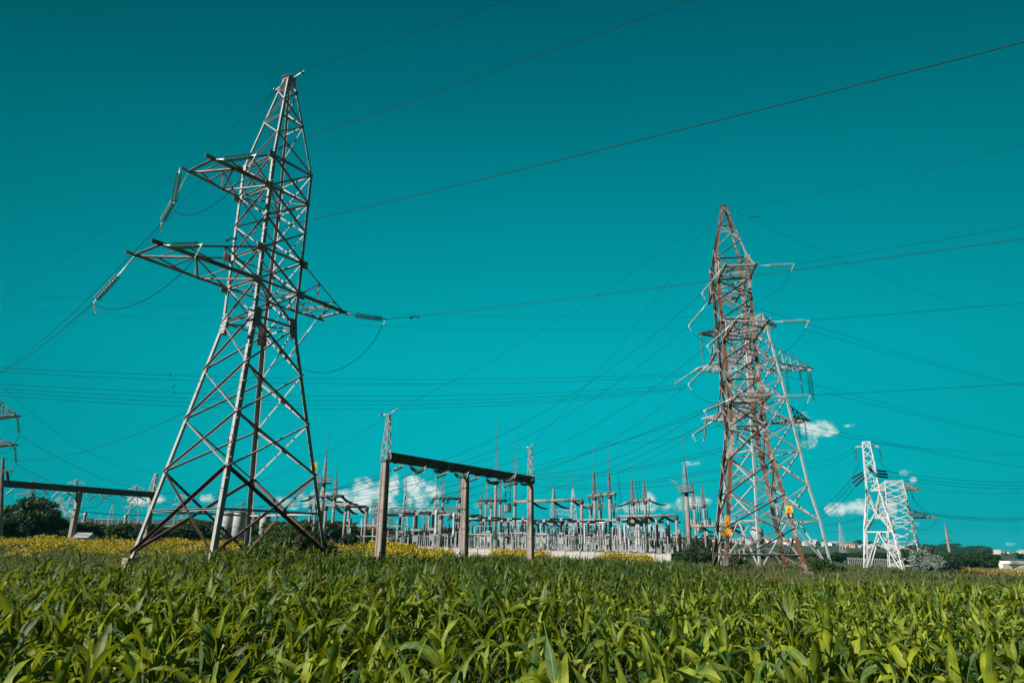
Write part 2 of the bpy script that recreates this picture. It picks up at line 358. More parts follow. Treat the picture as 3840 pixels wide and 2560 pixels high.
# ------------------------------------------------------------------ lattice towers
SGN = [(-1,1),(1,1),(1,-1),(-1,-1)]       # corners A B C D: (along the face, along the arms)
class Frame:
    def __init__(s, c, yaw, levels):
        s.c = Vector(c); s.c.z = 0; s.b = V(math.cos(yaw), math.sin(yaw), 0); s.a = V(math.sin(yaw), -math.cos(yaw), 0); s.lv = levels
    def w(s, z):
        return float(np.interp(z, [l[0] for l in s.lv], [l[1] for l in s.lv]))
    def P(s, k, z, w=None):
        w = s.w(z) if w is None else w; g = SGN[k]
        return s.c+s.b*(g[0]*w)+s.a*(g[1]*w)+V(0,0,z)
def face_brace(mb, F, k, z0, z1, kind, sz, near=True, h0=False, h1=False, t=.012):
    k2 = (k+1) % 4; nin = (F.c-(F.P(k, z0)+F.P(k2, z0))/2); nin.z = 0; nin.normalize()
    def seg(p, q, s_=sz, off=0.0):
        p = p+nin*off; q = q+nin*off
        if near:
            d = (q-p).normalized(); inpl = d.cross(nin).normalized()
            if inpl.z < 0: inpl = -inpl
            mb.plate(p, q, inpl, s_, t); mb.plate(p+inpl*s_*.98, q+inpl*s_*.98, -nin, s_, t)
        else: mb.bar(p, q, s_)
    if kind in 'X': seg(F.P(k, z0), F.P(k2, z1), off=.012); seg(F.P(k2, z0), F.P(k, z1), off=.04 if near else .012)
    if kind == '/': seg(F.P(k, z0), F.P(k2, z1), off=.012)
    if kind == '\\': seg(F.P(k2, z0), F.P(k, z1), off=.012)
    if kind == 'K': mdp = (F.P(k, z1)+F.P(k2, z1))/2; seg(F.P(k, z0), mdp, off=.012); seg(F.P(k2, z0), mdp, off=.03)
    if kind == 'V': mdp = (F.P(k, z0)+F.P(k2, z0))/2; seg(F.P(k, z1), mdp, off=.012); seg(F.P(k2, z1), mdp, off=.03)
    if h0: seg(F.P(k, z0), F.P(k2, z0), off=.055)
    if h1: seg(F.P(k, z1), F.P(k2, z1), off=.055)
def leg_mesh(F, k, zs, szs, near=True):
    mb = MB(); g = SGN[k]
    for (z0, z1, s_) in zip(zs, zs[1:], szs):
        p, q = F.P(k, z0), F.P(k, z1)
        if near: mb.angle(p, q, F.b*-g[0], F.a*-g[1], s_, .018)
        else: mb.bar(p, q, s_, up=F.a)
    return mb
def crossarm(F, zb, zt, side, L, tipw, chord, web, over=.45, near=True, npan=2, flat=False):
    """two bottom chords running out from the tower, two top chords falling to the tip, webs between"""
    mb = MB(); ks = (0, 1) if side > 0 else (3, 2); out = F.a*side; dn = V(0,0,-1); B = []; T = []
    def seg(p, q, s_, u=None):
        if near:
            d = (q-p).normalized(); u2 = u or d.cross(V(0,0,1)).normalized(); mb.angle(p, q, V(0,0,1), u2, s_, .012)
        else: mb.bar(p, q, s_)
    for j, k in enumerate(ks):
        g = (-1, 1)[j]; c = F.P(k, zb); ax = c-F.c; ax.z = 0
        tip = F.c+F.a*side*(F.w(zb)+L)+F.b*g*tipw+V(0,0,zb)
        B.append((c, tip)); T.append(F.P(k, zt)); d = (tip-c).normalized()
        seg(c, tip+d*over, chord, F.b*-g)
    f = .78
    tops = []
    for j in (0, 1):
        c, tip = B[j]; kp = c.lerp(tip, f)+V(0,0,.32*(1 if not flat else .15)*(zt-zb)*.6); tops.append(kp)
        seg(T[j], kp, web*1.1); seg(kp, tip, web*1.1)
        for i in range(1, npan+1):
            u = f*i/npan; b_ = c.lerp(tip, u); t_ = T[j].lerp(kp, i/npan); seg(b_, t_, web)
            b0 = c.lerp(tip, f*(i-1)/npan)
            if i > 1 or True: seg(b0, t_, web*.8)
    seg(B[0][1], B[1][1], chord); seg(tops[0], tops[1], web)
    for i in range(npan+1):
        u, u2 = i/(npan+1), (i+1)/(npan+1)
        l, r_ = B[0][0].lerp(B[0][1], u), B[1][0].lerp(B[1][1], u); l2, r2 = B[0][0].lerp(B[0][1], u2), B[1][0].lerp(B[1][1], u2)
        seg(l, r2, web) if i % 2 else seg(r_, l2, web)
        if i < npan: seg(l2, r2, web)
    return mb, [b[1] for b in B]
def gusset(F, k, z, hw, hh, parent, m, bolts=True):
    g = SGN[k]; mb = MB(); bm = MB()
    for (u, n) in ((F.b*-g[0], F.a*g[1]), (F.a*-g[1], F.b*g[0])):
        lean = (F.P(k, z+.5)-F.P(k, z-.5)).normalized(); c = F.P(k, z)+n*.028-u*.04
        mb.plate(c-lean*hh, c+lean*hh, u, hw, .014)
        for i in range(5):
            for j in range(3):
                q = c+lean*(-hh*.8+hh*.4*i)+u*(.06+(hw-.12)*j/2); bm.bar(q, q+n*.035, .034)
    o = obj('gusset_plate', mb, m, parent)
    if bolts: obj('bolts', bm, 'dark_steel', o)
    return o
def text_mesh(s, size):
    cu = bpy.data.curves.new('t', 'FONT'); cu.body = s; cu.size = size; cu.align_x = 'CENTER'; cu.align_y = 'CENTER'; cu.extrude = .002
    o = bpy.data.objects.new('t', cu); COL.objects.link(o); dg = bpy.context.evaluated_depsgraph_get(); me = bpy.data.meshes.new_from_object(o.evaluated_get(dg))
    bpy.data.objects.remove(o); return me
def sign(name, c, n, w, h, m, parent, label=None, marks=None, text=None, tcol='sign_white', tsize=.2, tz=0.0):
    n = Vector(n).normalized(); u = V(0,0,1).cross(n).normalized(); v = n.cross(u)
    mb = MB(); mb.plate(c-v*h/2-u*w/2, c+v*h/2-u*w/2, u, w, .012); o = obj(name, mb, m, parent, label=label)
    org = ORI[o.name]
    if marks:
        bm = MB()
        for pl in marks:
            for (x0, y0), (x1, y1) in zip(pl, pl[1:]): bm.bar(c+u*x0*w+v*y0*w+n*.012, c+u*x1*w+v*y1*w+n*.012, w*.05, .006, up=n)
        obj('warning_symbol', bm, 'sign_black', o)
    if text:
        me = text_mesh(text, tsize); me.materials.clear(); me.materials.append(MAT[tcol])
        t = bpy.data.objects.new('painted_number', me); COL.objects.link(t); t.parent = o
        M = Matrix((u, v, n)).transposed().to_4x4(); M.translation = c+n*.014+v*tz-org; t.matrix_local = M
    return o
TRI = [[(-.36,-.42),(.36,-.42),(0,.28),(-.36,-.42)],[(.03,.10),(-.07,-.10),(.06,-.12),(-.03,-.33)]]

def big_tower(name, label, F, lower, upper, peak, hz, legsz, brsz, mats, arms, heavy_foot=None, group=None):
    m_leg, m_br, m_arm = mats; zt = upper[-1]; zp = peak[-1]
    t = thing(name, label, 'pylon', (F.c.x, F.c.y, gz(F.c.x, F.c.y)), group)
    for k in range(4):
        zs = [lower[0]-.25, lower[-1], zt, zp]; obj('leg', leg_mesh(F, k, zs, legsz), m_leg, t)
        p = F.P(k, lower[0]); mb = MB(); g_ = gz(p.x, p.y); mb.box((p.x, p.y, g_-.3), .46, .46, lower[0]-.12-g_+.3, math.atan2(F.b.y, F.b.x)); obj('footing', mb, 'concrete', t)
    for k in range(4):
        mb = MB(); hv = MB()
        for i, (z0, z1) in enumerate(zip(lower, lower[1:])):
            if i == 0 and heavy_foot: face_brace(hv, F, k, z0, z1, 'X', brsz*1.45)
            else: mb = MB(); face_brace(mb, F, k, z0, z1, 'X', brsz); obj('cross_brace', mb, m_br, t)
        for z in hz: mb = MB(); face_brace(mb, F, k, z, z+.1, '-', brsz, h0=True); obj('horizontal_brace', mb, m_br, t)
        if hv.v: obj('foot_brace', hv, heavy_foot, t, label='heavy dark brown crossed brace at the foot')
        for i, (z0, z1) in enumerate(zip(upper, upper[1:])): mb = MB(); face_brace(mb, F, k, z0, z1, 'X', brsz*.92); obj('cross_brace', mb, m_br, t)
    mb = MB()
    for k in range(4):
        for i, (z0, z1) in enumerate(zip(peak, peak[1:])): face_brace(mb, F, k, z0, z1, '/\\'[(i+k) % 2], brsz*.72, h0=(i % 2 == 0))
        face_brace(mb, F, k, zp-.02, zp, '-', .16, h0=True)
    mb.box((F.c.x, F.c.y, zp), F.w(zp)*2.2, F.w(zp)*2.2, .05, math.atan2(F.b.y, F.b.x)); obj('peak_bracing', mb, m_br, t)
    mb = MB()                                # cross bracing inside the shaft at the arm levels
    for z in [lower[-1], upper[1], upper[-2]]:
        for (i, j, o_) in ((0, 2, 0), (1, 3, .08)): mb = MB(); mb.bar(F.P(i, z)+V(0,0,o_), F.P(j, z)+V(0,0,o_), .07); obj('inner_brace', mb, m_br, t)
    for k in range(4): gusset(F, k, lower[-1], .42, .48, t, 'galvanised_steel')
    for z in np.arange(lower[0]+2.6, zt, .42):
        p = F.P(1, float(z)); mb = MB(); dd = (F.a, F.b)[int(z/.42) % 2]; mb.bar(p+dd*.0, p+dd*.17, .022); obj('step_bolt', mb, m_br, t)
    tips = []
    for (zb, zt_, side, L, tw) in arms:
        am, tp = crossarm(F, zb, zt_, side, L, tw, .13, .06); obj('crossarm', am, m_arm, t); tips.append(tp)
        for k in ((0, 1) if side > 0 else (3, 2)):
            for z in (zb, zt_):
                gm = MB(); p = F.P(k, z); gm.plate(p-V(0,0,.17)+F.a*side*.03, p+V(0,0,.17)+F.a*side*.03, F.b*-SGN[k][0], .3, .012); gm.plate(p-V(0,0,.2)+F.b*SGN[k][0]*.03, p+V(0,0,.2)+F.b*SGN[k][0]*.03, F.a*side, .28, .012); obj('arm_gusset_plate', gm, m_br, t)
    return t, tips

# glass disc used by every near insulator string (axis +z)
_d = MB(); _d.lathe((0,0,0), [(.03,-.006),(.09,-.014),(.150,-.020),(.154,-.012),(.11,.004),(.05,.016)], 12)
DISC = bpy.data.meshes.new('glass_disc'); DISC.from_pydata(_d.v, [], _d.f); DISC.materials.append(MAT['insulator_glass']); DISC.polygons.foreach_set('use_smooth', [True]*len(DISC.polygons))
_d = MB(); _d.lathe((0,0,0), [(.016,-.07),(.022,-.03),(.036,.0),(.046,.03),(.036,.055),(.018,.08)], 9)
CAP = bpy.data.meshes.new('disc_cap'); CAP.from_pydata(_d.v, [], _d.f); CAP.materials.append(MAT['cap_metal']); CAP.polygons.foreach_set('use_smooth', [True]*len(CAP.polygons))
NSTR = 0
def string(p, d, label, n=10, pitch=.146, link_=.55, group='glass insulator strings', sag=.10, horn=True, scale=1.0, horn_dir=None, bend=0.0):
    """a cap-and-pin string from p along d (drooping slightly); returns the far end"""
    p = Vector(p); d = Vector(d).normalized(); t = thing('insulator_string', label, 'insulator', p, group)
    Ltot = (link_+n*pitch*scale+.28); pts = []
    def pos(s_):
        u = s_/Ltot; q = p+d*s_; q.z -= sag*(4*u*(1-u))*.5; return q
    mb = MB(); mb.bar(pos(0), pos(link_*.55), .045, .02); mb.bar(pos(link_*.4), pos(link_), .03, .05)
    for i in range(n):
        s_ = link_+pitch*scale*(i+.5); c = pos(s_); ax = (pos(s_+.05)-pos(s_-.05)).normalized(); q = (-ax).to_track_quat('Z', 'Y').to_matrix().to_4x4()
        q = Matrix.Translation(c-p) @ q @ Matrix.Scale(scale, 4)
        o = link('glass_disc', DISC, t); o.matrix_local = q
        e = link('disc_cap', CAP, o)
    s1 = link_+n*pitch*scale; e = pos(Ltot); mb.bar(pos(s1-.02), pos(s1+.1), .03)
    if horn:
        side = V(0,0,-1) if abs(d.z) < .8 else V(1,0,0); y1 = pos(s1+.08)
        mb.add([y1+side*-.04, e+side*-.03, e+side*.08-d*.04, y1+side*.02], [(0,1,2,3),(3,2,1,0)])
        hd = Vector(horn_dir).normalized() if horn_dir else (side*.9-d*.45).normalized(); h0 = e-d*.04; h1 = h0+hd*.62; mb.bar(h0, h1, .022)
        for k in range(5): c = h0+hd*(.17+.085*k); mb.lathe(c, [(.02,-.02),(.05,0),(.02,.02)], 6, hd)
    obj('fittings', mb, 'cap_metal', t)
    return e, (h1 if horn else e)
WN = 0
def wire(pts, r, label, cat='power line', name='power_line', m='conductor', group=None, n=5):
    mb = MB(); mb.tube(pts, r, n); o = obj(name, mb, m, None, True); tag(o, label, cat, group); return o
def span(p, q, sag, n=28):
    p, q = Vector(p), Vector(q); out = []
    for i in range(n+1):
        u = i/n; x = p.lerp(q, u); x.z -= sag*4*u*(1-u); out.append(x)
    return out
def hit(E, px, py, bd):                   # where the sight line of a pixel crosses the vertical plane through E along bd
    r = ray(px, py); n = V(bd.y, -bd.x, 0); k = E.dot(n)/r.dot(n); return r*k
def through(E, px, py, bd, ext=1.35, curv=.0007, n=30):  # catenary-like line from E along bd seen passing the pixel
    H = hit(E, px, py, bd); T = math.hypot(H.x-E.x, H.y-E.y); s_ = (H.z-E.z-curv*T*T)/T; out = []
    h = V(H.x-E.x, H.y-E.y, 0).normalized()
    for i in range(n+1):
        t = T*ext*i/n; out.append(V(E.x+h.x*t, E.y+h.y*t, E.z+s_*t+curv*t*t))
    return out
def loop(p, q, drop, bow=None, n=18):
    p, q = Vector(p), Vector(q); out = []
    for i in range(n+1):
        u = i/n; x = p.lerp(q, u); k = 4*u*(1-u); x.z -= drop*k**.85
        if bow: x += Vector(bow)*k
        out.append(x)
    return out
def damper(c, d, label):
    mb = MB(); d = Vector(d).normalized(); mb.bar(c-d*.22, c+d*.22, .02)
    for s_ in (-1, 1): mb.tube([c+d*s_*.14-V(0,0,.03), c+d*s_*.32-V(0,0,.03)], .035, 6)
    mb.bar(c, c+V(0,0,.1), .03); o = obj('vibration_damper', mb, 'conductor'); tag(o, label, 'damper', 'vibration dampers on the wires')

# ---------------- left pylon (number 9)
F1 = Frame(C1, Y1, [(-.78, 2.87), (9.89, 1.19), (18.17, 1.21), (23.77, .22)])
A_UP, A_LO, A_RT = (16.51, 18.17, 1, 2.8, 1.02), (11.65, 13.26, 1, 4.5, 1.05), (11.65, 13.26, -1, 3.05, 1.05)
T1, tips1 = big_tower('lattice_pylon', 'tall grey steel lattice pylon standing on the left, the largest one', F1,
    [-.53, 2.9, 5.23, 7.54, 9.89], [9.89, 11.65, 13.26, 14.9, 16.51, 18.17], [18.17, 19.7, 21.0, 22.1, 23.0, 23.77],
    [1.22, 9.89, 11.65, 13.26, 16.51, 18.17], [.18, .14, .10], .082, ('galvanised_steel', 'galvanised_steel', 'weathered_steel'), [A_UP, A_LO, A_RT], 'primer_steel')
def leg_at(F, k, py, z0, z1):             # height on a leg seen at an image row
    best = min((abs((1280+0)-0), 0) for _ in (0,)); zs = np.linspace(z0, z1, 600); bz = None; bd = 1e9
    for z in zs:
        p = F.P(k, float(z)); d = p.dot(fw); v = -p.dot(upv)/d*FP+1280
        if abs(v-py) < bd: bd = abs(v-py); bz = float(z)
    return bz
z9 = leg_at(F1, 1, 1646, -.5, 9.8); p = F1.P(1, z9)
sign('number_plate', p+F1.a*.03+F1.b*-.06, F1.a, .36, .36, 'sign_plate', T1, text='9', tsize=.40)
zw = leg_at(F1, 2, 1753, -.5, 9.8); p = F1.P(2, zw)
sign('warning_sign', p+F1.b*.03+F1.a*.08, F1.b*.7-F1.a*-.75, .27, .48, 'sign_yellow', T1, 'yellow high voltage warning sign', marks=TRI)
b1, a1 = F1.b, F1.a
def lbl(s): return s
def aim(P0, px, py, L, way):             # direction from P0 whose end, L metres on, is seen at the pixel
    D0 = math.hypot(P0.x, P0.y); c = [(abs((at(px, py, D0+u*.02)-P0).length-L), u) for u in range(-200, 200) if (at(px, py, D0+u*.02)-P0).dot(way) > 0]
    return (at(px, py, D0+min(c)[1]*.02)-P0).normalized() if c else way
P_ = tips1[0][1]+b1*.05; e1, h1 = string(P_, aim(P_, 962, 580, 2.44, b1), 'glass insulator string pointing right from the uppermost arm of the left pylon', 11)
P_ = tips1[1][1]+b1*.05; e2, h2 = string(P_, aim(P_, 760, 916, 2.44, b1), 'glass insulator string pointing right from the lower left arm of the left pylon', 11)
P_ = tips1[2][1]+b1*.05-a1*.1; e3, h3 = string(P_, aim(P_, 1452, 1196, 2.44, b1), 'glass insulator string pointing right from the right arm of the left pylon', 11)
g1, _ = string(tips1[0][0]+a1*.45, V(0,0,-1), 'glass insulator string hanging straight down from the tip of the left pylon upper arm', 10, horn=False, link_=.25, sag=0)
g2, i2 = string(tips1[0][0]-b1*.05, aim(tips1[0][0]-b1*.05, 602, 841, 3.34, -b1), 'glass insulator string slanting down left from the upper arm of the left pylon', 10, link_=1.6)
g3, i3 = string(tips1[1][0]-b1*.05, aim(tips1[1][0]-b1*.05, 349, 1135, 2.84, -b1), 'glass insulator string slanting down left from the lower arm of the left pylon', 10, link_=1.1)
g4, i4 = string(tips1[2][0]-b1*.05, aim(tips1[2][0]-b1*.05, 1075, 1345, 2.54, -b1), 'glass insulator string slanting down left behind the right leg of the left pylon', 10, link_=.8)
ptop = F1.c+V(0,0,23.8)
w1 = through(e1, 2595, 0, b1, 1.5); wire(w1, .011, 'wire from the left pylon upper arm rising to the top edge of the picture', m='conductor_bright')
w2 = through(e2, 3840, 158, b1, 1.4); wire(w2, .012, 'thick wire from the lower left arm of the left pylon, rising to the right', m='conductor_bright')
w3 = through(e3, 3840, 895, b1, 1.4); wire(w3, .013, 'pale wire from the left pylon right arm crossing in front of the rusty pylon', m='conductor_bright')
pe, _ = string(ptop+b1*.25, b1+V(0,0,.12), 'single disc insulator holding the wire right of the left pylon peak', 1, link_=.7, horn=False, sag=0)
wire(through(pe, 1910, 0, b1, 1.6), .009, 'thin earth wire rising right from the peak of the left pylon', 'earth wire', 'earth_wire')
pl, _ = string(ptop-b1*.25, at(990, 372, 36)-(ptop-b1*.25), 'single disc insulator slanting down left of the left pylon peak', 1, link_=1.3, horn=False, sag=0)
wire(span(pl, at(-60, 1155, 70), 1.0), .009, 'thin earth wire falling from the left pylon peak to the left edge at mid height', 'earth wire', 'earth_wire')
wire(span(pl, at(-60, 1530, 90), 1.6), .009, 'thin earth wire falling steeply behind the left pylon arms to the lower left edge', 'earth wire', 'earth_wire')
wire(span(g2, at(-60, 1425, 96), 1.2), .016, 'wire falling left from the upper arm string of the left pylon')
wire(span(g3, at(-60, 1415, 92), .8), .016, 'wire falling left from the lower arm string of the left pylon')
wire(span(g4, at(-60, 1700, 100), 2.6), .016, 'wire sagging left from the right arm of the left pylon, behind its legs')
wire(loop(h1, g1+V(0,0,-.1), 1.0), .015, 'drooping jumper cable under the upper arm of the left pylon', 'jumper cable', 'jumper_cable')
wire(loop(h2, g3, .95), .015, 'long drooping jumper cable under the lower left arm of the left pylon', 'jumper cable', 'jumper_cable')
wire(loop(h3, g4, 1.5, b1*.35), .015, 'drooping jumper cable below the right arm of the left pylon', 'jumper cable', 'jumper_cable')
wire(loop(pe+b1*-.4, pl, -.6, a1*.2-b1*1.1+V(0,0,.3)), .008, 'round loop of thin wire beside the left pylon peak', 'jumper cable', 'jumper_cable')
for e, w_, s_ in ((e1, w1, 'upper arm wire'), (e2, w2, 'lower arm wire'), (e3, w3, 'right arm wire')):
    d = (w_[1]-w_[0]).normalized(); damper(w_[0]+d*1.9-V(0,0,.04), d, 'small dumbbell damper on the %s of the left pylon' % s_)

# ---------------- rusty pylon (number 8)
F2 = Frame(C2, Y2, [(-1.8, 2.6), (7.89, 1.13), (20.45, 1.2), (25.22, .17)])
arms2 = [(18.75, 20.45, 1, 2.5, 1.1), (18.75, 20.45, -1, 2.6, 1.1), (14.12, 15.67, 1, 4.1, 1.1), (14.12, 15.67, -1, 4.3, 1.1), (9.47, 11.22, 1, 2.6, 1.1), (9.47, 11.22, -1, 3.0, 1.1)]
T2, tips2 = big_tower('lattice_pylon', 'rust brown steel lattice pylon at right with orange signs on its legs', F2,
    [-1.36, 1.13, 3.27, 5.57, 7.89], [7.89, 9.47, 11.22, 12.7, 14.12, 15.67, 17.2, 18.75, 20.45], [20.45, 22.0, 23.4, 24.4, 25.22],
    [-.56, 7.89, 9.47, 11.22, 14.12, 15.67, 18.75, 20.45], [.24, .22, .12], .085, ('rusty_steel', 'weathered_steel', 'weathered_steel'), arms2)
z = leg_at(F2, 0, 1960, -1.3, 7); p = F2.P(0, z); sign('warning_sign', p+F2.a*.04+F2.b*.06, F2.a, .32, .62, 'sign_orange', T2, 'upright orange warning sign', marks=TRI)
z = leg_at(F2, 0, 1995, -1.3, 7); p = F2.P(0, z); sign('notice_board', p+F2.a*.06+F2.b*.05, F2.a, .62, .38, 'sign_orange', T2, 'blank orange notice board lying sideways')
z = leg_at(F2, 0, 2022, -1.3, 7); p = F2.P(0, z); sign('number_plate', p+F2.a*.04+F2.b*.1, F2.a, .26, .42, 'weathered_steel', T2, text='8', tcol='sign_black', tsize=.5)
z = leg_at(F2, 1, 1911, -1.3, 7); p = F2.P(1, z); sign('warning_sign', p+F2.a*.05-F2.b*.05, F2.a, .46, .5, 'sign_amber', T2, 'pale orange high voltage warning sign', marks=TRI)
z = leg_at(F2, 1, 1932, -1.3, 7); p = F2.P(1, z); sign('number_plate', p+F2.a*.05-F2.b*.05, F2.a, .38, .34, 'sign_plate', T2, text='8', tsize=.34)
b2, a2 = F2.b, F2.a; LV = ['top', 'middle', 'bottom']; SD = ['front', 'rear']
rt_px = [((3840, 846), None), ((3840, 1136), None), ((3840, 1437), None)]
rb_px = [(3840, 1450), (3840, 1640), (3840, 1752)]
lend = {}
for i in range(3):
    for j in range(2):
        tp = tips2[2*i+j]; nm = '%s %s' % (SD[j], LV[i])
        if j == 0:
            e, h = string(tp[1]+b2*.1, b2, 'glass insulator string pointing right from the %s arm of the rusty pylon' % nm, 10, link_=.7)
            wire(through(e, *rt_px[i][0], b2, 1.2), .013, 'wire leaving right from the %s arm of the rusty pylon' % nm)
        else:
            q = at(*rb_px[i], 150); e, h = string(tp[1]+b2*.1, q-tp[1], 'glass insulator string pointing right from the %s arm of the rusty pylon' % nm, 10, link_=.7)
            wire(span(e, q, .3), .015, 'wire leaving right from the %s arm of the rusty pylon' % nm)
        tgt = [[(2640,1088,0),(2583,1219,0)],[(2658,1290,0),(2583,1437,0)],[(2645,1535,0),(2604,1624,0)]][i][j]
        P0 = tp[0]-b2*.1; dd = at(tgt[0], tgt[1], math.hypot(P0.x, P0.y)+1.0)-P0
        le, lh = string(P0, dd, 'glass insulator string slanting down left from the %s arm of the rusty pylon' % nm, 10, link_=.7)
        lend[(i, j)] = le
        wire(loop(h, lh, 1.6, a2*.4*(1 if j == 0 else -1)), .013, 'drooping jumper cable at the %s arm of the rusty pylon' % nm, 'jumper cable', 'jumper_cable')
pt2 = F2.c+V(0,0,25.25)
wire(span(pt2+b2*.3, at(3840, 545, 34), .4), .008, 'thin earth wire rising right from the rusty pylon peak', 'earth wire', 'earth_wire')
wire(span(pt2+b2*.3, at(3840, 1180, 150), 2.0), .011, 'thin earth wire falling right from the rusty pylon peak', 'earth wire', 'earth_wire')
damper(pt2+b2*2.4+V(0,.3,-.75), b2, 'small dumbbell damper right of the rusty pylon peak')

# ---------------- smaller or farther lattice towers
def far_tower(name, label, c, yaw, levels, cuts, arms, sz, mats, group=None, kinds=None, hz=(), base=None, peak=None):
    F = Frame(c, yaw, levels); z0 = cuts[0]; t = thing(name, label, 'pylon', (F.c.x, F.c.y, gz(F.c.x, F.c.y)), group)
    lz = [l[0] for l in levels]
    for k in range(4): obj('leg', leg_mesh(F, k, lz, [sz*1.6]*len(lz), False), mats[0], t)
    for k in range(4):
        for i, (u, v) in enumerate(zip(cuts, cuts[1:])): mb = MB(); face_brace(mb, F, k, u, v, (kinds[i] if kinds else 'X'), sz, False, h1=(i in hz)); obj('cross_brace', mb, mats[1], t)
    tips = []
    for (zb, zt, side, L, tw) in arms:
        am, tp = crossarm(F, zb, zt, side, L, tw, sz*1.3, sz*.75, near=False, npan=3, over=.2); obj('crossarm', am, mats[1], t); tips.append(tp)
    return t, F, tips
# big grey tower just behind the rusty one
C3 = at(2895, 2080, 76)
F3t, F3, tips3 = far_tower('lattice_pylon', 'large grey lattice pylon directly behind the rusty pylon, with a long arm to its right', C3, R(12),
    [(-2.2, 3.85), (2.45, 3.45), (5.9, 2.95), (10.15, 2.6), (17.5, 1.9), (22.9, 1.3), (24.6, 1.05)], [-2.2, 2.45, 6.0, 9.4, 12.4, 15.0, 17.2, 19.2, 21.1, 22.9, 24.6],
    [], .115, ('pale_steel', 'pale_steel'), kinds=['K', 'X', 'X', 'X', 'X', 'X', 'X', 'X', 'X', 'X'], hz=(0, 2, 4, 6, 9))
def side_arm(F, t, zb, zt, side, L, m, sz=.1, npan=4, rise=0.0):   # arm running along the face direction of a tower
    G = Frame(F.c, 0, F.lv); G.a, G.b = F.b*side, F.a; G.c = F.c; mb, tp = crossarm(G, zb, zt, 1, L, F.w(zb)*.30, sz*1.3, sz*.8, near=False, npan=npan, over=.1)
    obj('crossarm', mb, m, t); return (tp[0]+tp[1])/2
rA = side_arm(F3, F3t, 18.9, 20.9, 1, 5.2, 'pale_steel'); lA = side_arm(F3, F3t, 18.2, 19.8, -1, 4.8, 'pale_steel', npan=3)
rB = side_arm(F3, F3t, 13.0, 14.3, 1, 3.3, 'weathered_steel'); lB = side_arm(F3, F3t, 12.9, 14.2, -1, 3.8, 'pale_steel')
rC = side_arm(F3, F3t, 23.6, 24.6, 1, 1.9, 'pale_steel', npan=2); lC = side_arm(F3, F3t, 22.2, 23.2, -1, 4.6, 'dark_steel', npan=3)
def long_string(p, d, L, label, m='insulator_glass', parent=None, r=.16, group='long insulator strings of the big grey pylon', n=None):
    p = Vector(p); d = Vector(d).normalized(); n = n or int(L/.17); t = None
    if parent is None: t = thing('insulator_string', label, 'insulator', p, group)
    mb = MB(); mc = MB(); mc.bar(p, p+d*L, .035)
    for i in range(n): mb.lathe(p+d*(.2+(L-.3)*(i+.5)/n), [(.03,-.03),(r,-.012),(r*.9,.015),(.04,.035)], 8, d)
    if parent is None: obj('insulator_discs', mb, m, t, True); obj('fittings', mc, 'cap_metal', t)
    else: o = obj('insulator_string', mb, m, parent, True); obj('fittings', mc, 'cap_metal', o)
    return p+d*L
ra2 = rA-F3.b*.9
for i, (q, s_) in enumerate(((rA, 'outermost, at the tip'), (rA-F3.b*.35, 'second from the tip'), (rA-F3.b*1.3, 'third from the tip'), (rA-F3.b*3.0, 'innermost, a little apart'))):
    long_string(q, V(.01,0,-1), 3.1 if i else 3.6, 'vertical insulator string under the big grey pylon right arm, %s' % s_)
e4 = long_string(lA, at(2500, 1457, 74)-lA, 2.9, 'insulator string with a ring pointing left from the big grey pylon')
long_string(lC, V(0,0,-1), 3.2, 'vertical insulator string hanging left of the rusty pylon shaft')
for i, s_ in enumerate(('left', 'right')): long_string(rB-F3.b*(.1+i*.8), V(0,0,-1), 3.0, '%s vertical insulator string under the lowest right arm of the big grey pylon' % s_)
long_string(lB, at(2640, 1640, 72)-lB, 2.8, 'insulator string slanting down left from the lowest arm of the big grey pylon')
rg = MB(); 
for k in range(14):
    a0, a1_ = 2*math.pi*k/14, 2*math.pi*(k+1)/14; rg.bar(e4+V(0,math.cos(a0)*.35,math.sin(a0)*.35), e4+V(0,math.cos(a1_)*.35,math.sin(a1_)*.35), .035)
tag(obj('grading_ring', rg, 'aluminium'), 'metal ring at the end of the left pointing insulator string of the big grey pylon', 'ring')
mb = MB(); mb.lathe(at(2838, 2000, 75)+V(0,0,-.2), [(.4,-.8),(.62,-.6),(.66,.5),(.4,.9)], 12); o = obj('hanging_tank', mb, 'grey_paint', None, True); tag(o, 'grey rounded canister hanging inside the legs of the big grey pylon', 'canister')
ys = [((-60,1376),(2640,1396),1.7),((-60,1391),(2640,1404),1.7),((-60,1436),(2620,1438),1.9),((-60,1452),(2600,1448),1.9),((-60,1465),(2560,1455),1.6),((-60,1478),(2560,1460),1.7)]
for i, (p, q, sg) in enumerate(ys):
    wire(span(at(*p, 66), at(*q, 74), .9+.15*i), .014, 'horizontal line wire crossing behind the left pylon, %s of six counted from above' % ('first','second','third','fourth','fifth','sixth')[i], group='twin line wires crossing at mid height')
for i, (p, q) in enumerate((((-60,1098),(2690,1187)),((-60,1152),(2690,1234)))):
    wire(span(at(*p, 74), at(*q, 77), .8), .010, 'thin horizontal wire above the twin line wires, the %s of two' % ('upper','lower')[i], 'earth wire', 'earth_wire')
for i, (p, q) in enumerate((((635,1398),(640,1412)),((655,1440),(648,1456)),((655,1468),(650,1480)))):
    mb = MB(); a_, b_ = at(p[0]+2, p[1], 66.5), at(q[0], q[1], 66.5); mb.bar(a_, b_, .05); tag(obj('wire_spacer', mb, 'conductor'), 'small spacer between twin wires just left of the left pylon, %s of three' % ('highest','middle','lowest')[i], 'spacer')
for i, (p, q, d2) in enumerate((((3020,1236),(3840,1449),150),((3080,1468),(3840,1640),150),((3060,1600),(3840,1750),170))):
    wire(span(at(*p, 70), at(*q, d2), .3), .016, 'dark wire falling right from behind the rusty pylon, %s of three' % ('highest','middle','lowest')[i])

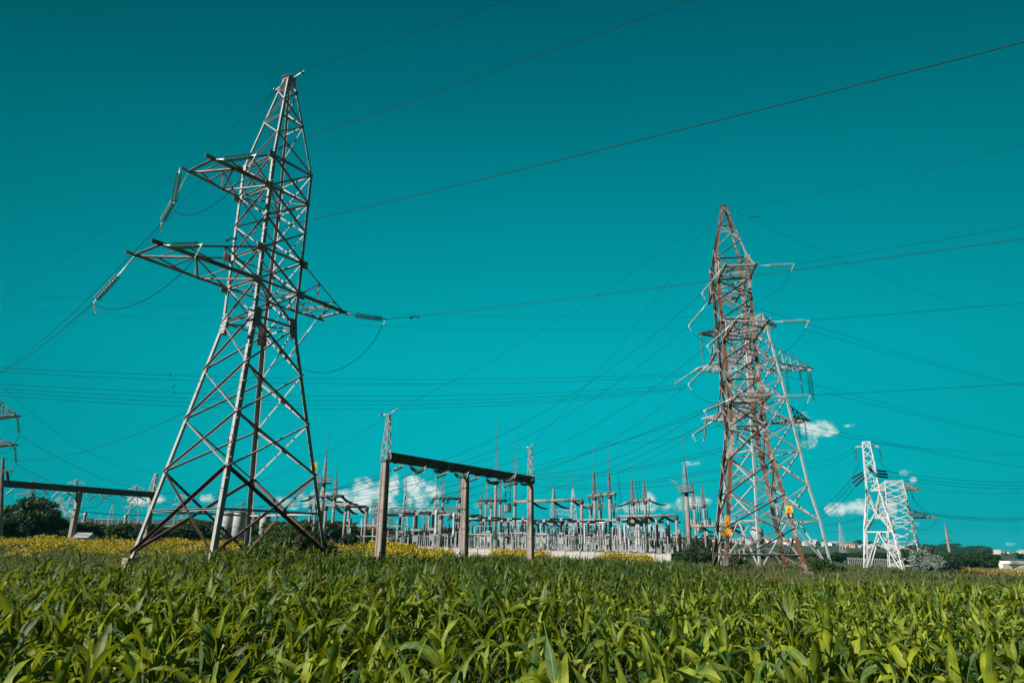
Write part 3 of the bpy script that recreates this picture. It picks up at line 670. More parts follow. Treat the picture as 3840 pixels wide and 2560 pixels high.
# far right towers
C4 = at(3318, 2137, 126); k4 = 126/115.
F4t, F4, _ = far_tower('lattice_pylon', 'white lattice pylon far right with straddled A shaped legs, in front of its twin tower', C4, R(-33), [(-4.2, 2.75), (3.2, 1.9), (8.6, .95), (12.2, .8), (16.7, .52)],
    [8.6, 10.3, 12.0, 12.5, 13.9, 15.3, 16.7], [], .085, ('white_steel', 'white_steel'), hz=(0, 1, 5))
mb = MB()
for k in range(4):                        # K frames of the straddled legs with their secondary lattice
    k2 = (k+1) % 4; P = lambda kk, z: F4.P(kk, z); mid = lambda z: (F4.P(k, z)+F4.P(k2, z))/2
    zc_ = 5.4; c_ = mid(zc_); zh = 2.4
    for kk in (k, k2):
        mb.bar(P(kk, 8.6), c_, .15); mb.bar(P(kk, zh), c_, .15); mb.bar(P(kk, zh), mid(zh), .13); mb.bar(P(kk, -4.2), mid(zh), .15)
        for u in (.3, .6): mb.bar(P(kk, 8.6-(8.6-zc_)*u), P(kk, 8.6).lerp(c_, u), .055); mb.bar(P(kk, zh+(zc_-zh)*u), P(kk, zh).lerp(c_, u), .055)
        for u in (.15, .32, .5, .7): mb.bar(P(kk, -4.2+6.6*u), P(kk, -4.2).lerp(mid(zh), u), .055)
        for u, v in ((.3, 0), (.6, .3), (1, .6)): mb.bar(P(kk, 8.6-(8.6-zc_)*v), P(kk, 8.6).lerp(c_, u), .055)
        for u, v in ((.32, .15), (.5, .32), (.7, .5)): mb.bar(P(kk, -4.2+6.6*v), P(kk, -4.2).lerp(mid(zh), u), .055)
obj('leg_lattice', mb, 'white_steel', F4t)
mb = MB(); zt = 15.9
for s_ in (-1, 1): q = F4.c+V(0,0,zt); mb.bar(q, q+V(s_*1.75, -.3*s_, 0), .12); mb.bar(q+V(0,0,.5), q+V(s_*1.7,-.3*s_,0.05), .07)
obj('crossarm', mb, 'white_steel', F4t)
mb = MB()
for s_ in (-1, 1): q = F4.c+V(0,0,12.25); mb.bar(q-F4.a*2.6+V(0,0,s_*.1), q+F4.a*2.6+V(0,0,s_*.1), .3)
obj('crossarm', mb, 'dark_steel', F4t)
for s_, nm in ((-1, 'left'), (1, 'right')):
    long_string(F4.c+V(s_*1.75,-.3*s_,15.8), V(s_*.12,0,-1), 2.4, 'dark hanging insulator string on the %s of the white pylon top' % nm, 'black_porcelain', group='insulator strings of the white pylon', n=16)
C5 = at(3400, 2139, 138)
F5t, F5, tips5 = far_tower('lattice_pylon', 'greyish white lattice pylon with two wide dark crossarms, behind the white A legged pylon', C5, R(-25), [(-4.6, 2.7), (7, 1.65), (11.2, 1.35)],
    [-4.6, -2.9, -.9, 1.0, 2.7, 4.2, 5.5, 6.7, 7.9, 9.0, 10.1, 11.2], [], .085, ('white_steel', 'white_steel'), hz=(0, 2, 4, 7, 10))
for zb, Lr, Ll in ((9.6, 2.6, 2.1), (4.9, 3.9, 2.0)):
    side_arm(F5, F5t, zb, zb+1.4, 1, Lr, 'spire_steel', .11, 4); side_arm(F5, F5t, zb, zb+1.4, -1, Ll, 'pale_steel', .16, 3)
for i, (p, q, D1_, D2_) in enumerate((((3300,1764),(3840,1806),132,190),((3300,1778),(3840,1817),132,190),((3300,1788),(3840,1831),132,190),((3440,1917),(3840,1940),150,210),((3440,1920),(3840,1944),150,210),((3435,1924),(3840,1951),150,210),((3270,1656),(3840,1693),128,200),((3280,1660),(3840,1706),128,200),((3420,1828),(3840,1846),150,210))):
    wire(span(at(*p, D1_), at(*q, D2_), .6), .03 if i < 6 else .02, 'far line wire running right from the two white pylons', group='wires right of the white pylons')
for i, (p, q) in enumerate((((3280,1762),(3350,1770)),((3285,1773),(3352,1781)),((3290,1784),(3350,1793)))):
    P0 = at(*p, 128); long_string(P0, at(*q, 134)-P0, 4.2, 'pale insulator string pointing right from the white pylon', 'black_porcelain', group='insulator strings of the white pylon', n=14)
for i, (p, q) in enumerate((((3238,1768),(3190,1795)),((3240,1778),(3194,1812)),((3244,1788),(3205,1825)))):
    P0 = at(*p, 124); L = (at(*q, 122)-P0).length; E_ = long_string(P0, at(*q, 122)-P0, L, 'dark insulator string slanting down left from the white pylon', 'black_porcelain', group='insulator strings of the white pylon', n=14)
    wire(span(E_, at(2900, 1905+18*i, 150), 3.2), .03, 'far line wire sagging left from the white pylon to the big grey pylon', group='wires left of the white pylon')
for i, (p, q) in enumerate((((3235,1660),(3000,1730)),((3215,1685),(2990,1755)),((3246,1930),(2990,1948)),((3246,1936),(2990,1952)),((3300,1955),(2990,1978)))):
    wire(span(at(*p, 130), at(*q, 170), 1.2), .022, 'faint far wire between the big grey pylon and the white pylon', group='faint wires left of the white pylons')
wire(loop(at(3227,1720,126), at(3194,1795,124), .6, V(-.3,0,0)), .03, 'curved jumper cable left of the white pylon', 'jumper cable', 'jumper_cable')
wire(loop(at(3292,1720,126), at(3370,1772,132), .8), .03, 'curved jumper cable right of the white pylon top', 'jumper cable', 'jumper_cable')
wire(loop(at(3520,1932,150), at(3416,1965,140), 1.6), .03, 'curved jumper cable under the lower arm of the greyish pylon', 'jumper cable', 'jumper_cable')
wire(loop(at(3422,1863,140), at(3480,1918,150), .6), .03, 'curved jumper cable right of the greyish pylon shaft', 'jumper cable', 'jumper_cable')
P0 = at(3415,1828,142); long_string(P0, at(3423,1863,142)-P0, 2.2, 'dark insulator string at the tip of the upper right arm of the greyish pylon', 'black_porcelain', group='insulator strings of the white pylon', n=10)
# lone pole
pp = on(3556, 205); t = thing('utility_pole', 'lone grey concrete power pole with short crossbars at far right', 'pole', pp); ztop = at(3529, 1984, 205).z
mb = MB(); mb.tube([pp, V(pp.x, pp.y, ztop)], .42, 8, .24); obj('shaft', mb, 'concrete', t)
mb = MB(); mb.tube([V(pp.x, pp.y, ztop), V(pp.x, pp.y, ztop+1.6)], .18, 6, .05); obj('tip', mb, 'spire_steel', t)
for dz in (.3, 2.6, 5.0): mb = MB(); mb.bar(V(pp.x-1.0, pp.y, ztop-dz), V(pp.x+1.2, pp.y, ztop-dz), .14); mb.bar(V(pp.x+1.1, pp.y, ztop-dz), V(pp.x+1.1, pp.y, ztop-dz-.5), .12); obj('crossbar', mb, 'dark_steel', t)
# towers at the left edge
C6 = at(-175, 2000, 92); zu6, zl6 = at(20, 1578, 92).z, at(20, 1684, 92).z
F6t, F6, tips6 = far_tower('lattice_pylon', 'grey lattice pylon cut off by the left edge, its two arms pointing right', C6, R(-20), [(0, 2.6), (zl6-1, 1.1), (zu6+1.6, 1.0), (zu6+4.6, .2)], [0, 2.5, 5, 7.5, zl6-1, zl6+.8, zu6-.4, zu6+1.6, zu6+4.6], [], .09, ('galvanised_steel', 'galvanised_steel'))
u6 = side_arm(F6, F6t, zu6, zu6+2.2, 1, 4.6, 'dark_steel', .085, 3); v6 = side_arm(F6, F6t, zl6, zl6+1.3, 1, 5.1, 'dark_steel', .085, 3)  # arms in darker steel, the shade of their unlit sides put into colour
for q, nm in ((u6, 'upper'), (v6, 'lower')):
    long_string(q, V(.25,.1,-1), 2.0, 'dark insulator string hanging from the %s arm tip at the left edge' % nm, 'black_porcelain', group='insulator strings at the left edge'); long_string(q-F6.b*.6, V(-.9,-.2,-.25), 1.8, 'pale insulator string pointing left on the %s arm at the left edge' % nm, 'insulator_glass', group='insulator strings at the left edge')
    wire(loop(q+V(.5,.2,-2), q-F6.b*.6+V(-1.6,-.3,-.5), 2.6), .02, 'jumper cable looping under the %s arm at the left edge' % nm, 'jumper cable', 'jumper_cable')
wire(span(u6+V(.5,.2,-2), at(800, 1830, 150), 3), .016, 'faint wire falling right from the upper arm at the left edge'); wire(span(v6+V(.5,.2,-2), at(640, 1845, 150), 2.5), .016, 'faint wire falling right from the lower arm at the left edge')
wire(span(at(0, 1440, 92), at(575, 1770, 118), 2.0), .012, 'faint wire falling from the left edge to the spire of the left gantry', 'earth wire', 'earth_wire')
wire(span(at(14, 1718, 86), at(1458, 1558, 52), 5.5), .011, 'long faint wire sagging between the left edge pole and the near gantry spire', 'earth wire', 'earth_wire')
pp = at(2, 2010, 86); pp.z = gz(pp.x, pp.y); t = thing('utility_pole', 'dark pole with a crossbar and insulators at the left edge', 'pole', pp)
mb = MB(); mb.tube([pp, at(12, 1715, 86)], .3, 8, .12); obj('shaft', mb, 'spire_steel', t)
q = at(8, 1765, 86); mb = MB(); mb.bar(q-V(.8,0,0), q+V(.9,0,0), .16); obj('crossbar', mb, 'dark_steel', t); mb = MB(); mb.tube([q+V(.5,0,0), q+V(.9,0,-1.2)], .12, 6); obj('insulator', mb, 'black_porcelain', t)

# ------------------------------------------------------------------ gantries
def spire(mb, base, w0, w1, h, sz, npan=5, yaw=.5):
    F = Frame(base, yaw, [(0, w0), (h, w1)])
    def P(k, z): q = F.P(k, z); return V(q.x, q.y, q.z+base.z)
    zs = [h*i/npan for i in range(npan+1)]
    for k in range(4):
        mb.bar(P(k, 0), P(k, h), sz)
        for i in range(npan): 
            k2 = (k+1) % 4; mb.bar(P(k if i % 2 else k2, zs[i]), P(k2 if i % 2 else k, zs[i+1]), sz*.55)
# near gantry of square concrete pillars
GB = [at(1447, 1722, 52), at(1747, 1766, 60), at(1989, 1806, 70)]
gd = (GB[2]-GB[0]); gd.z = 0; gd.normalize(); gn = V(gd.y, -gd.x, 0)     # gn faces to the right of the beam
t = thing('concrete_gantry', 'near concrete gantry on three square pillars carrying one dark beam, between the pylons', 'gantry', (GB[0].x, GB[0].y, gz(GB[0].x, GB[0].y)))
pil = []
for i, p in enumerate(GB):
    g_ = gz(p.x, p.y)-.2; mb = MB(); w0, w1 = .27, .205; zt = p.z-.18; a_, b_ = gd, gn
    def ring(w, z, rec=0.0): return [p*0+V(p.x, p.y, z)+a_*(sx*w)+b_*(sy*w) for sx, sy in ((-1,-1),(1,-1),(1,1),(-1,1))]
    mb.add(ring(w0, g_)+ring(w1, zt), [(3,2,1,0),(4,5,6,7),(0,1,5,4),(1,2,6,5),(2,3,7,6),(3,0,4,7)])
    o = obj('pillar', mb, 'concrete', t); pil.append(o)
    mb = MB()                              # raised edges leaving a recessed channel in the near face
    for sx in (-1, 1):
        for (n_, e_) in ((-gd, gn), (gn, gd)):
            q0 = V(p.x, p.y, g_)+n_*(w0+.012)+e_*sx*(w0-.06); q1 = V(p.x, p.y, zt-.35)+n_*(w1+.012)+e_*sx*(w1-.05)
            mb.bar(q0, q1, .12, .05, up=n_)
    obj('pillar_rim', mb, 'concrete', o)
    mb = MB()
    for z in (.35, .62): q = V(p.x, p.y, g_+(zt-g_)*z); 
    mb.box((p.x, p.y, zt), .56, .56, .14, math.atan2(gd.y, gd.x)); obj('pillar_cap', mb, 'dark_steel', o)
mb = MB(); s0 = GB[0]+gd*.25+V(0,0,.22); s1 = GB[2]+gd*.5+V(0,0,.22)
mb.bar(s0, s1, .50, .52, up=V(0,0,1)); obj('beam', mb, 'shaded_concrete', t)
mb = MB()
for z_ in (-.05, .05): mb.bar(s0+V(0,0,.30*(1 if z_ > 0 else -1)), s1+V(0,0,.30*(1 if z_ > 0 else -1)), .56, .07, up=V(0,0,1))
obj('beam_flange', mb, 'shaded_concrete', t)
mb = MB(); L_ = (s1-s0).length
for i in range(12): q = s0+gd*(L_*(i+.5)/12); mb.bar(q+gn*.27-V(0,0,.32), q+gn*.27+V(0,0,.32), .08); mb.bar(q-gn*.27-V(0,0,.36), q+gn*.3-V(0,0,.36), .09)
obj('hanger_bracket', mb, 'primer_steel', t)
sp_top = []
for i, hpx in ((0, (1461, 1555)), (2, (1982, 1677))):
    D_ = math.hypot(GB[i].x, GB[i].y); zt = at(*hpx, D_).z; mb = MB(); b0 = V(GB[i].x, GB[i].y, GB[i].z+.02); h_ = zt-b0.z
    spire(mb, b0, .27, .09, h_, .07, 7, math.atan2(gd.y, gd.x)); mb.box((b0.x, b0.y, zt), .3, .3, .06); obj('spire', mb, 'galvanised_steel', t); sp_top.append(V(b0.x, b0.y, zt))
q = V(GB[0].x, GB[0].y, at(1436, 2045, 52).z)+gn*.305
me = text_mesh('7', 1.0); me.materials.clear(); me.materials.append(MAT['sign_black'])
o = bpy.data.objects.new('painted_number', me); COL.objects.link(o); o.parent = pil[0]; M = Matrix((gd, V(0,0,1), gn)).transposed().to_4x4(); M.translation = q-ORI[t.name]; o.matrix_local = M
mb = MB(); mb.bar(q-gd*.3-V(0,0,.46), q+gd*.3-V(0,0,.46), .03, .07); obj('painted_bar', mb, 'sign_black', pil[0])
mb = MB(); q2 = V(GB[0].x, GB[0].y, at(1436, 1970, 52).z)+gn*.285; mb.plate(q2-V(0,0,.35)-gd*.11, q2+V(0,0,.35)-gd*.11, gd, .22, .006); obj('orange_mark', mb, 'primer_steel', pil[0], label='faded orange painted mark')
mb = MB()
for z_ in (1965, 1985): q = V(GB[0].x, GB[0].y, at(1436, z_, 52).z); r_ = .27; mb.bar(q-gd*r_-gn*r_, q+gd*r_-gn*r_, .03); mb.bar(q-gd*r_-gn*r_, q-gd*r_+gn*r_, .03)
obj('wire_binding', mb, 'aluminium', pil[0])
# strings: six facing the rusty pylon, six on the far side with jumper loops
near_tips = [(1605,1746),(1692,1743),(1764,1767),(1880,1801),(1941,1769),(2004,1791)]; starts = [(1533,1735),(1618,1748),(1698,1764),(1815,1784),(1880,1793),(1945,1802)]
far_tips = [(1462,1760),(1535,1778),(1617,1792),(1742,1803),(1807,1816),(1868,1827)]; fstarts = [(1506,1740),(1589,1757),(1671,1769),(1788,1787),(1850,1802),(1920,1808)]
order = [(0,0),(0,1),(1,0),(1,1),(2,0),(2,1)]; ORDN = ['first','second','third','fourth','fifth','sixth']
def on_beam(px, py):
    r = ray(px, py); n = gn; k = (s0+gn*.3).dot(n)/r.dot(n); q = r*k; return q
for i in range(6):
    f_ = (starts[i][0]-starts[0][0])/(starts[5][0]-starts[0][0]); P0 = on_beam(*starts[i]); P0 = V(P0.x, P0.y, s0.z-.36)
    D_ = math.hypot(P0.x, P0.y); best = min((abs((at(*near_tips[i], D_+u*.1)-P0).length-2.55), u) for u in range(-26, 40))[1]; Q = at(*near_tips[i], D_+best*.1)
    e, h = string(P0, Q-P0, 'glass insulator string sagging rightward under the near gantry beam, %s from the left' % ORDN[i], 12, link_=.35, sag=.9)
    wire(span(e, lend[order[i]], 1.5), .014, 'wire rising from the near gantry to the rusty pylon, %s from the left' % ORDN[i])
    P1 = V(P0.x, P0.y, s0.z-.36)-gn*.5; Q = P1+(at(*far_tips[i], D_+2.4)-at(*fstarts[i], D_+.3)); 
    e2_, h2_ = string(P1, Q-P1, 'glass insulator string pointing left behind the near gantry beam, %s from the left' % ORDN[i], 11, link_=.3, sag=.15)
    wire(span(e2_, at(far_tips[i][0]-900, [1905,1912,1918,1925,1930,1938][i]-40, 125), 2.5), .02, 'faint wire running left from the near gantry, %s of six' % ORDN[i])
    wire(loop(h, h2_, 1.3), .014, 'jumper cable looping under the near gantry beam, %s from the left' % ORDN[i], 'jumper cable', 'jumper_cable')
for i, (q, nm) in enumerate(((sp_top[0], 'left'), (sp_top[1], 'right'))):
    for s_ in (-1, 1):
        tgt = (pt2-b2*.3) if s_ > 0 else (at(-300, 2090, 60) if i == 0 else at(1000, 1860, 120))
        if s_ < 0: tgt = at(20, 1690, 90) if i == 0 else at(700, 1830, 120)
        d = (tgt-q).normalized(); e, _ = string(q+V(0,0,.05)+d*.15, d, 'small disc insulator %s of the %s spire tip on the near gantry' % ('right' if s_ > 0 else 'left', nm), 2, link_=.35, horn=False, sag=0, scale=.9)
        if s_ > 0: wire(span(e, tgt, 1.0), .011, 'thin earth wire from the %s spire of the near gantry to the rusty pylon peak' % nm, 'earth wire', 'earth_wire')
        elif i == 1: wire(span(e, at(600, 1900, 150), 3), .014, 'thin earth wire running left from the right spire of the near gantry', 'earth wire', 'earth_wire')
# left gantry
LB = [at(-120, 1806, 108), at(299, 1843, 114), at(572, 1861, 122)]
t = thing('concrete_gantry', 'dark beamed concrete gantry at far left in front of the big tree', 'gantry', (LB[1].x, LB[1].y, gz(LB[1].x, LB[1].y)))
ld = (LB[2]-LB[0]); ld.z = 0; ld.normalize(); ln = V(ld.y, -ld.x, 0); zb_ = LB[1].z
for p in (LB[1], LB[2]):
    mb = MB(); g_ = gz(p.x, p.y)-.3; mb.bar(V(p.x, p.y, g_), V(p.x, p.y, zb_), .6, .6, up=ld); o = obj('pillar', mb, 'concrete', t)
mb = MB(); mb.bar(V(LB[0].x, LB[0].y, zb_+.4), V(LB[2].x, LB[2].y, zb_+.4)+ld*.6, .6, .85); obj('beam', mb, 'shaded_concrete', t)
mb = MB(); hz_ = at(589, 1775, 122).z; spire(mb, V(LB[2].x, LB[2].y, zb_+.8), .5, .12, hz_-zb_-.8, .13, 5, math.atan2(ld.y, ld.x)); obj('spire', mb, 'galvanised_steel', t)
for i, (p, q) in enumerate((((52,1832),(35,1845)),((140,1836),(125,1842)),((160,1836),(174,1848)),((222,1842),(204,1858)),((250,1846),(262,1852)),((360,1852),(339,1870)),((372,1850),(391,1864)),((428,1855),(408,1858)),((448,1856),(467,1864)),((508,1858),(490,1872)),((520,1862),(540,1872)))):
    P0 = at(*p, 110+p[0]*.02); long_string(P0, at(*q, 111+p[0]*.02)-P0, 1.9, '', 'insulator_glass' if i % 3 else 'white_paint', t, .12, n=13)
for i, (p, q) in enumerate((((174,1848),(145,1870)),((391,1864),(352,1898)),((262,1852),(225,1866)),((540,1872),(500,1895)))):
    mb = MB(); mb.tube(loop(at(*p, 112), at(*q, 112), .5), .03, 5); obj('jumper_cable', mb, 'conductor', t)
wire(span(at(280, 1915, 118), at(700, 1925, 126), .4), .05, 'thick dark wire strung low behind the left gantry', n=4)

# portals of round concrete posts
def portal(label, posts, D, beam, r=.28, br=.26, m='concrete', spires=(), over=(0, 0), beam_m=None, ins=(), group='round post portals of the substation', lattice_beam=False, boxes=(), vees=()):
    """posts: px at ground; beam: ((px, py), (px, py)) ends; spires: (post index, (px, py) top, (px, py) spike)"""
    P = [on(px, d) for px, d in zip(posts, D)]; t = thing('portal_gantry', label, 'gantry', P[0], group)
    (x0, y0), (x1, y1) = beam; d0 = D[0]; d1 = D[-1]; zb = (at(x0, y0, d0).z+at(x1, y1, d1).z)/2
    for p in P:
        mb = MB(); mb.tube([V(p.x, p.y, p.z-.3), V(p.x, p.y, zb)], r, 10, r*.86); o = obj('post', mb, m, t, True)
        mb = MB(); mb.lathe((p.x, p.y, zb-.5), [(r*1.25, 0), (r*1.5, .25), (r*1.35, .75)], 8); obj('post_head', mb, 'dark_steel', o)
    u = (P[-1]-P[0]); u.z = 0; u.normalize(); A = V(P[0].x, P[0].y, zb+br)-u*over[0]; B = V(P[-1].x, P[-1].y, zb+br)+u*over[1]
    if lattice_beam:
        mb = MB(); nn = V(-u.y, u.x, 0)*.5; L = (B-A).length; k = max(4, int(L/1.1)); c = .11
        for s_ in (-1, 1):
            for dz in (-.45, .45): mb.bar(A+nn*s_+V(0,0,dz), B+nn*s_+V(0,0,dz), c)
            for i in range(k): a_, b_ = A.lerp(B, i/k), A.lerp(B, (i+1)/k); mb.bar(a_+nn*s_+V(0,0,-.45 if i % 2 else .45), b_+nn*s_+V(0,0,.45 if i % 2 else -.45), c*.75)
        obj('lattice_beam', mb, beam_m or 'spire_steel', t)
    else:
        mb = MB(); mb.tube([A, B], br, 12); obj('beam', mb, beam_m or m, t, True)
        mb = MB(); L = (B-A).length
        for f_ in (.22, .26, .5, .54, .78, .82): mb.tube([A.lerp(B, f_)-u*.05, A.lerp(B, f_)+u*.05], br*1.35, 10)
        obj('beam_clamp', mb, 'dark_steel', t)
    for (i, tp, sk) in spires:
        p = P[i]; zt = at(*tp, D[i]).z; b0 = V(p.x, p.y, zb+br*1.6); mb = MB(); spire(mb, b0, .30, .08, zt-b0.z, .11, 8, math.atan2(u.y, u.x)); o = obj('spire', mb, 'spire_steel', t)
        q = at(*sk, D[i]); mb = MB(); mb.tube([V(p.x, p.y, zt), V(p.x, p.y, q.z)], .075, 6, .03); obj('lightning_rod', mb, 'dark_steel', o)
    nv = V(-u.y, u.x, 0)
    for (f_, dr, dz) in ins:              # dark curved strings leaving the beam: fraction, direction across (+ away / - near), drop
        for o_ in (-.18, .18):
            a_ = A.lerp(B, f_)+u*o_; mb = MB(); pts = [a_+nv*dr*(2.6*i/8)+u*(abs(dr)*1.6*i/8)*(1 if dr > 0 else -.2)-V(0,0,dz*(1-(1-i/8)**2)+.1) for i in range(9)]; mb.tube(pts, .13, 7); obj('insulator_string', mb, 'black_porcelain', t, True)
    for f_, L in vees:                    # V shaped hanging strings
        a_ = A.lerp(B, f_); mb = MB(); mb.tube([a_-u*.7-V(0,0,.3), a_-V(0,0,L)], .10, 7); mb.tube([a_+u*.7-V(0,0,.3), a_+V(0,0,-L)], .10, 7); obj('insulator_string', mb, 'black_porcelain', t, True)
    for f_, L in boxes:                   # wave traps hanging on two strings
        a_ = A.lerp(B, f_); mb = MB()
        for s_ in (-1, 1): mb.tube([a_+u*s_*.55-V(0,0,.2), a_+u*s_*.5-V(0,0,L)], .09, 7)
        obj('insulator_string', mb, 'black_porcelain', t, True)
        bx = thing('wave_trap', 'dark boxy line trap under the %s' % label.split(' portal')[0]+' portal'+(', %s one' % ('left', 'middle', 'right')[boxes.index((f_, L))] if len(boxes) > 1 else ''), 'line trap', a_-V(0,0,L+1.9), 'line traps hanging in the substation')
        mb = MB(); mb.lathe(a_-V(0,0,L+1.7), [(.72, 0), (.72, 1.45)], 12); obj('coil', mb, 'grey_paint', bx); mb = MB()
        for k in range(6): an = k*math.pi/3; c = a_+V(math.cos(an)*.76, math.sin(an)*.76, -L-1.85); mb.bar(c, c+V(0,0,1.75), .09)
        for dz in (-1.8, -.15): mb.lathe(a_-V(0,0,L-dz), [(.82, -.05), (.82, .05)], 12)
        obj('frame', mb, 'dark_steel', bx)
    return t, P, zb, (A, B)
I3 = ((.24,1,1.0),(.52,1,1.0),(.80,1,1.0)); I6 = ((.24,1,.9),(.52,1,.9),(.80,1,.9),(.24,-1,.9),(.52,-1,.9),(.80,-1,.9))
portal('pale pipe beam portal, largest in the middle right of the near gantry', (1929, 2184), (134, 127), ((1930,1886),(2184,1879)), .30, .27, ins=((.28,1,1.2),(.60,1,1.2),(.88,1,1.2)))
portal('pale pipe beam portal, lower one left of the lookout pole', (2321, 2542), (121, 117), ((2321,1941),(2540,1936)), .27, .22, ins=I6)
portal('pale pipe beam portal, small one behind the rusty pylon legs', (2590, 2790), (132, 132), ((2588,1977),(2800,1977)), .24, .22, ins=I6)
portal('pale pipe beam portal, small low one right of the third gantry pillar', (1967, 2110), (158, 158), ((1967,1959),(2110,1958)), .26, .22, ins=I6)
portal('pale pipe beam portal, low one crossing behind the middle gantry pillar', (1650, 1801), (131, 131), ((1652,1936),(1800,1935)), .28, .22, ins=I6)
portal('pale pipe beam portal, the one left of the near gantry', (1211, 1286, 1366), (122, 122, 122), ((1212,1906),(1372,1900)), .27, .24, ins=I3)
portal('dark beam lightning mast portal, leftmost in the gap right of the gantry corner', (1655, 1719), (142, 142), ((1657,1869),(1722,1876)), .26, .24, over=(2.0, .9), beam_m='dark_steel', spires=((0,(1662,1794),(1664,1706)),(1,(1724,1799),(1727,1713))), ins=((.02,-1,1.0),(.5,-1,1.0),(.9,-1,.9)))
portal('dark beam lightning mast portal, behind the third gantry pillar span', (1820, 1873), (150, 150), ((1824,1876),(1876,1884)), .25, .22, over=(2.0, 1.6), beam_m='dark_steel', spires=((0,(1827,1813),(1828,1727)),(1,(1878,1822),(1884,1738))))
portal('tall pale lightning mast portal rising above the near gantry beam', (1856, 1930), (150, 150), ((1859,1806),(1932,1812)), .36, .2, spires=((0,(1863,1690),(1866,1568)),(1,(1934,1706),(1935,1593))), boxes=((.62, 4.6),))
portal('thick dark beam lightning mast portal, centre right with V strings', (2234, 2292), (135, 131), ((2230,1857),(2287,1866)), .33, .30, over=(2.2, 1.8), beam_m='spire_steel', spires=((0,(2225,1766),(2221,1671)),(1,(2286,1776),(2288,1684))), vees=((.47,4.4),(.93,4.4),(.12,3.6)))
portal('thick dark beam lightning mast portal with three line traps, right of centre', (2380, 2427), (140, 136), ((2374,1879),(2419,1886)), .30, .30, over=(1.6, 1.6), beam_m='spire_steel', spires=((0,(2372,1798),(2371,1706)),(1,(2413,1806),(2403,1721))), boxes=((.08,3.0),(.46,3.1),(.9,2.6)), ins=((.02,-1,.8),(.98,1,.9)))
portal('lattice beam lightning mast portal, right of the lookout pole', (2612, 2648), (150, 146), ((2608,1893),(2644,1899)), .27, .3, over=(1.4, 1.4), lattice_beam=True, spires=((0,(2601,1819),(2598,1769)),(1,(2636,1826),(2636,1774))), boxes=((.05,2.6),(.5,3.6),(.95,2.8)), beam_m='galvanised_steel')
portal('lattice beam lightning mast portal, behind the thick dark beam one', (2216, 2252), (170, 168), ((2214,1899),(2248,1903)), .27, .3, over=(1.6, 1.6), lattice_beam=True, spires=((1,(2245,1866),(2243,1816)),))
portal('lattice beam lightning mast portal, behind the near gantry beam end', (1800, 1840), (175, 173), ((1800,1896),(1840,1899)), .27, .3, over=(1.8, 1.2), lattice_beam=True, spires=((0,(1799,1862),(1799,1816)),(1,(1840,1862),(1840,1816))))
portal('dark lattice beam portal left of centre, on two concrete posts', (1549, 1606), (150, 150), ((1552,1920),(1606,1920)), .26, .3, over=(5, 6), lattice_beam=True)
portal('lattice beam portal low behind the left pylon right leg', (1152, 1300), (135, 132), ((1152,1897),(1301,1892)), .26, .3, lattice_beam=True, over=(.4, .4))
portal('dark beam lightning mast portal behind the left pylon right leg', (1172, 1241), (128, 126), ((1180,1862),(1246,1868)), .25, .22, over=(1.6, 1.8), beam_m='dark_steel', spires=((0,(1183,1807),(1186,1740)),(1,(1250,1798),(1254,1731))), ins=((.1,-1,.8),(.5,1,.8),(.95,1,1.2)))
# lookout poles with ring platforms
def lookout(px, D, py_plat, py_sp, py_rod, label, r=.42):
    p = on(px, D); k = (lambda y: at(px, y, D).z); zp = k(py_plat)
    t = thing('lookout_pole', label, 'floodlight pole', p, 'round poles with ring platforms'); mb = MB(); mb.tube([p-V(0,0,.3), V(p.x, p.y, zp)], r, 12, r*.8); obj('pole', mb, 'concrete', t, True)
    mb = MB(); zz = p.z
    while zz < zp: mb.bar(V(p.x-r-.25, p.y-.2, zz), V(p.x-r-.25, p.y+.2, zz), .05); zz += .5
    for s_ in (-.2, .2): mb.bar(V(p.x-r-.25, p.y+s_, p.z), V(p.x-r-.25, p.y+s_, zp), .06)
    obj('ladder', mb, 'spire_steel', t)
    mb = MB(); mb.lathe((p.x, p.y, zp), [(1.35, 0), (1.35, .12)], 14)
    for i in range(14):
        a_ = 2*math.pi*i/14; b_ = 2*math.pi*(i+1)/14; q = V(p.x+1.3*math.cos(a_), p.y+1.3*math.sin(a_), zp); q2 = V(p.x+1.3*math.cos(b_), p.y+1.3*math.sin(b_), zp)
        mb.bar(q, q+V(0,0,1.1), .06)
        for dz in (.55, 1.1): mb.bar(q+V(0,0,dz), q2+V(0,0,dz), .06)
    obj('platform', mb, 'spire_steel', t)
    b0 = V(p.x, p.y, zp+.1); mb = MB(); spire(mb, b0, .36, .09, k(py_sp)-zp, .12, 9); o = obj('spire', mb, 'galvanised_steel', t)
    mb = MB(); mb.tube([V(p.x, p.y, k(py_sp)), V(p.x, p.y, k(py_rod))], .075, 6, .03); obj('lightning_rod', mb, 'dark_steel', o)
    mb = MB(); q = V(p.x-1.4, p.y-.2, zp+1.2); mb.bar(q, q+V(-1.2, -.1, .9), .28, .18); mb.bar(V(p.x-1.2, p.y, zp+.6), q, .08); obj('floodlight', mb, 'white_paint', t)
lookout(2586, 118, 1846, 1743, 1632, 'round lookout pole with a ring platform, between substation and rusty pylon')
lookout(1196, 128, 1812, 1718, 1614, 'round lookout pole with a ring platform, behind the left pylon right leg', .4)

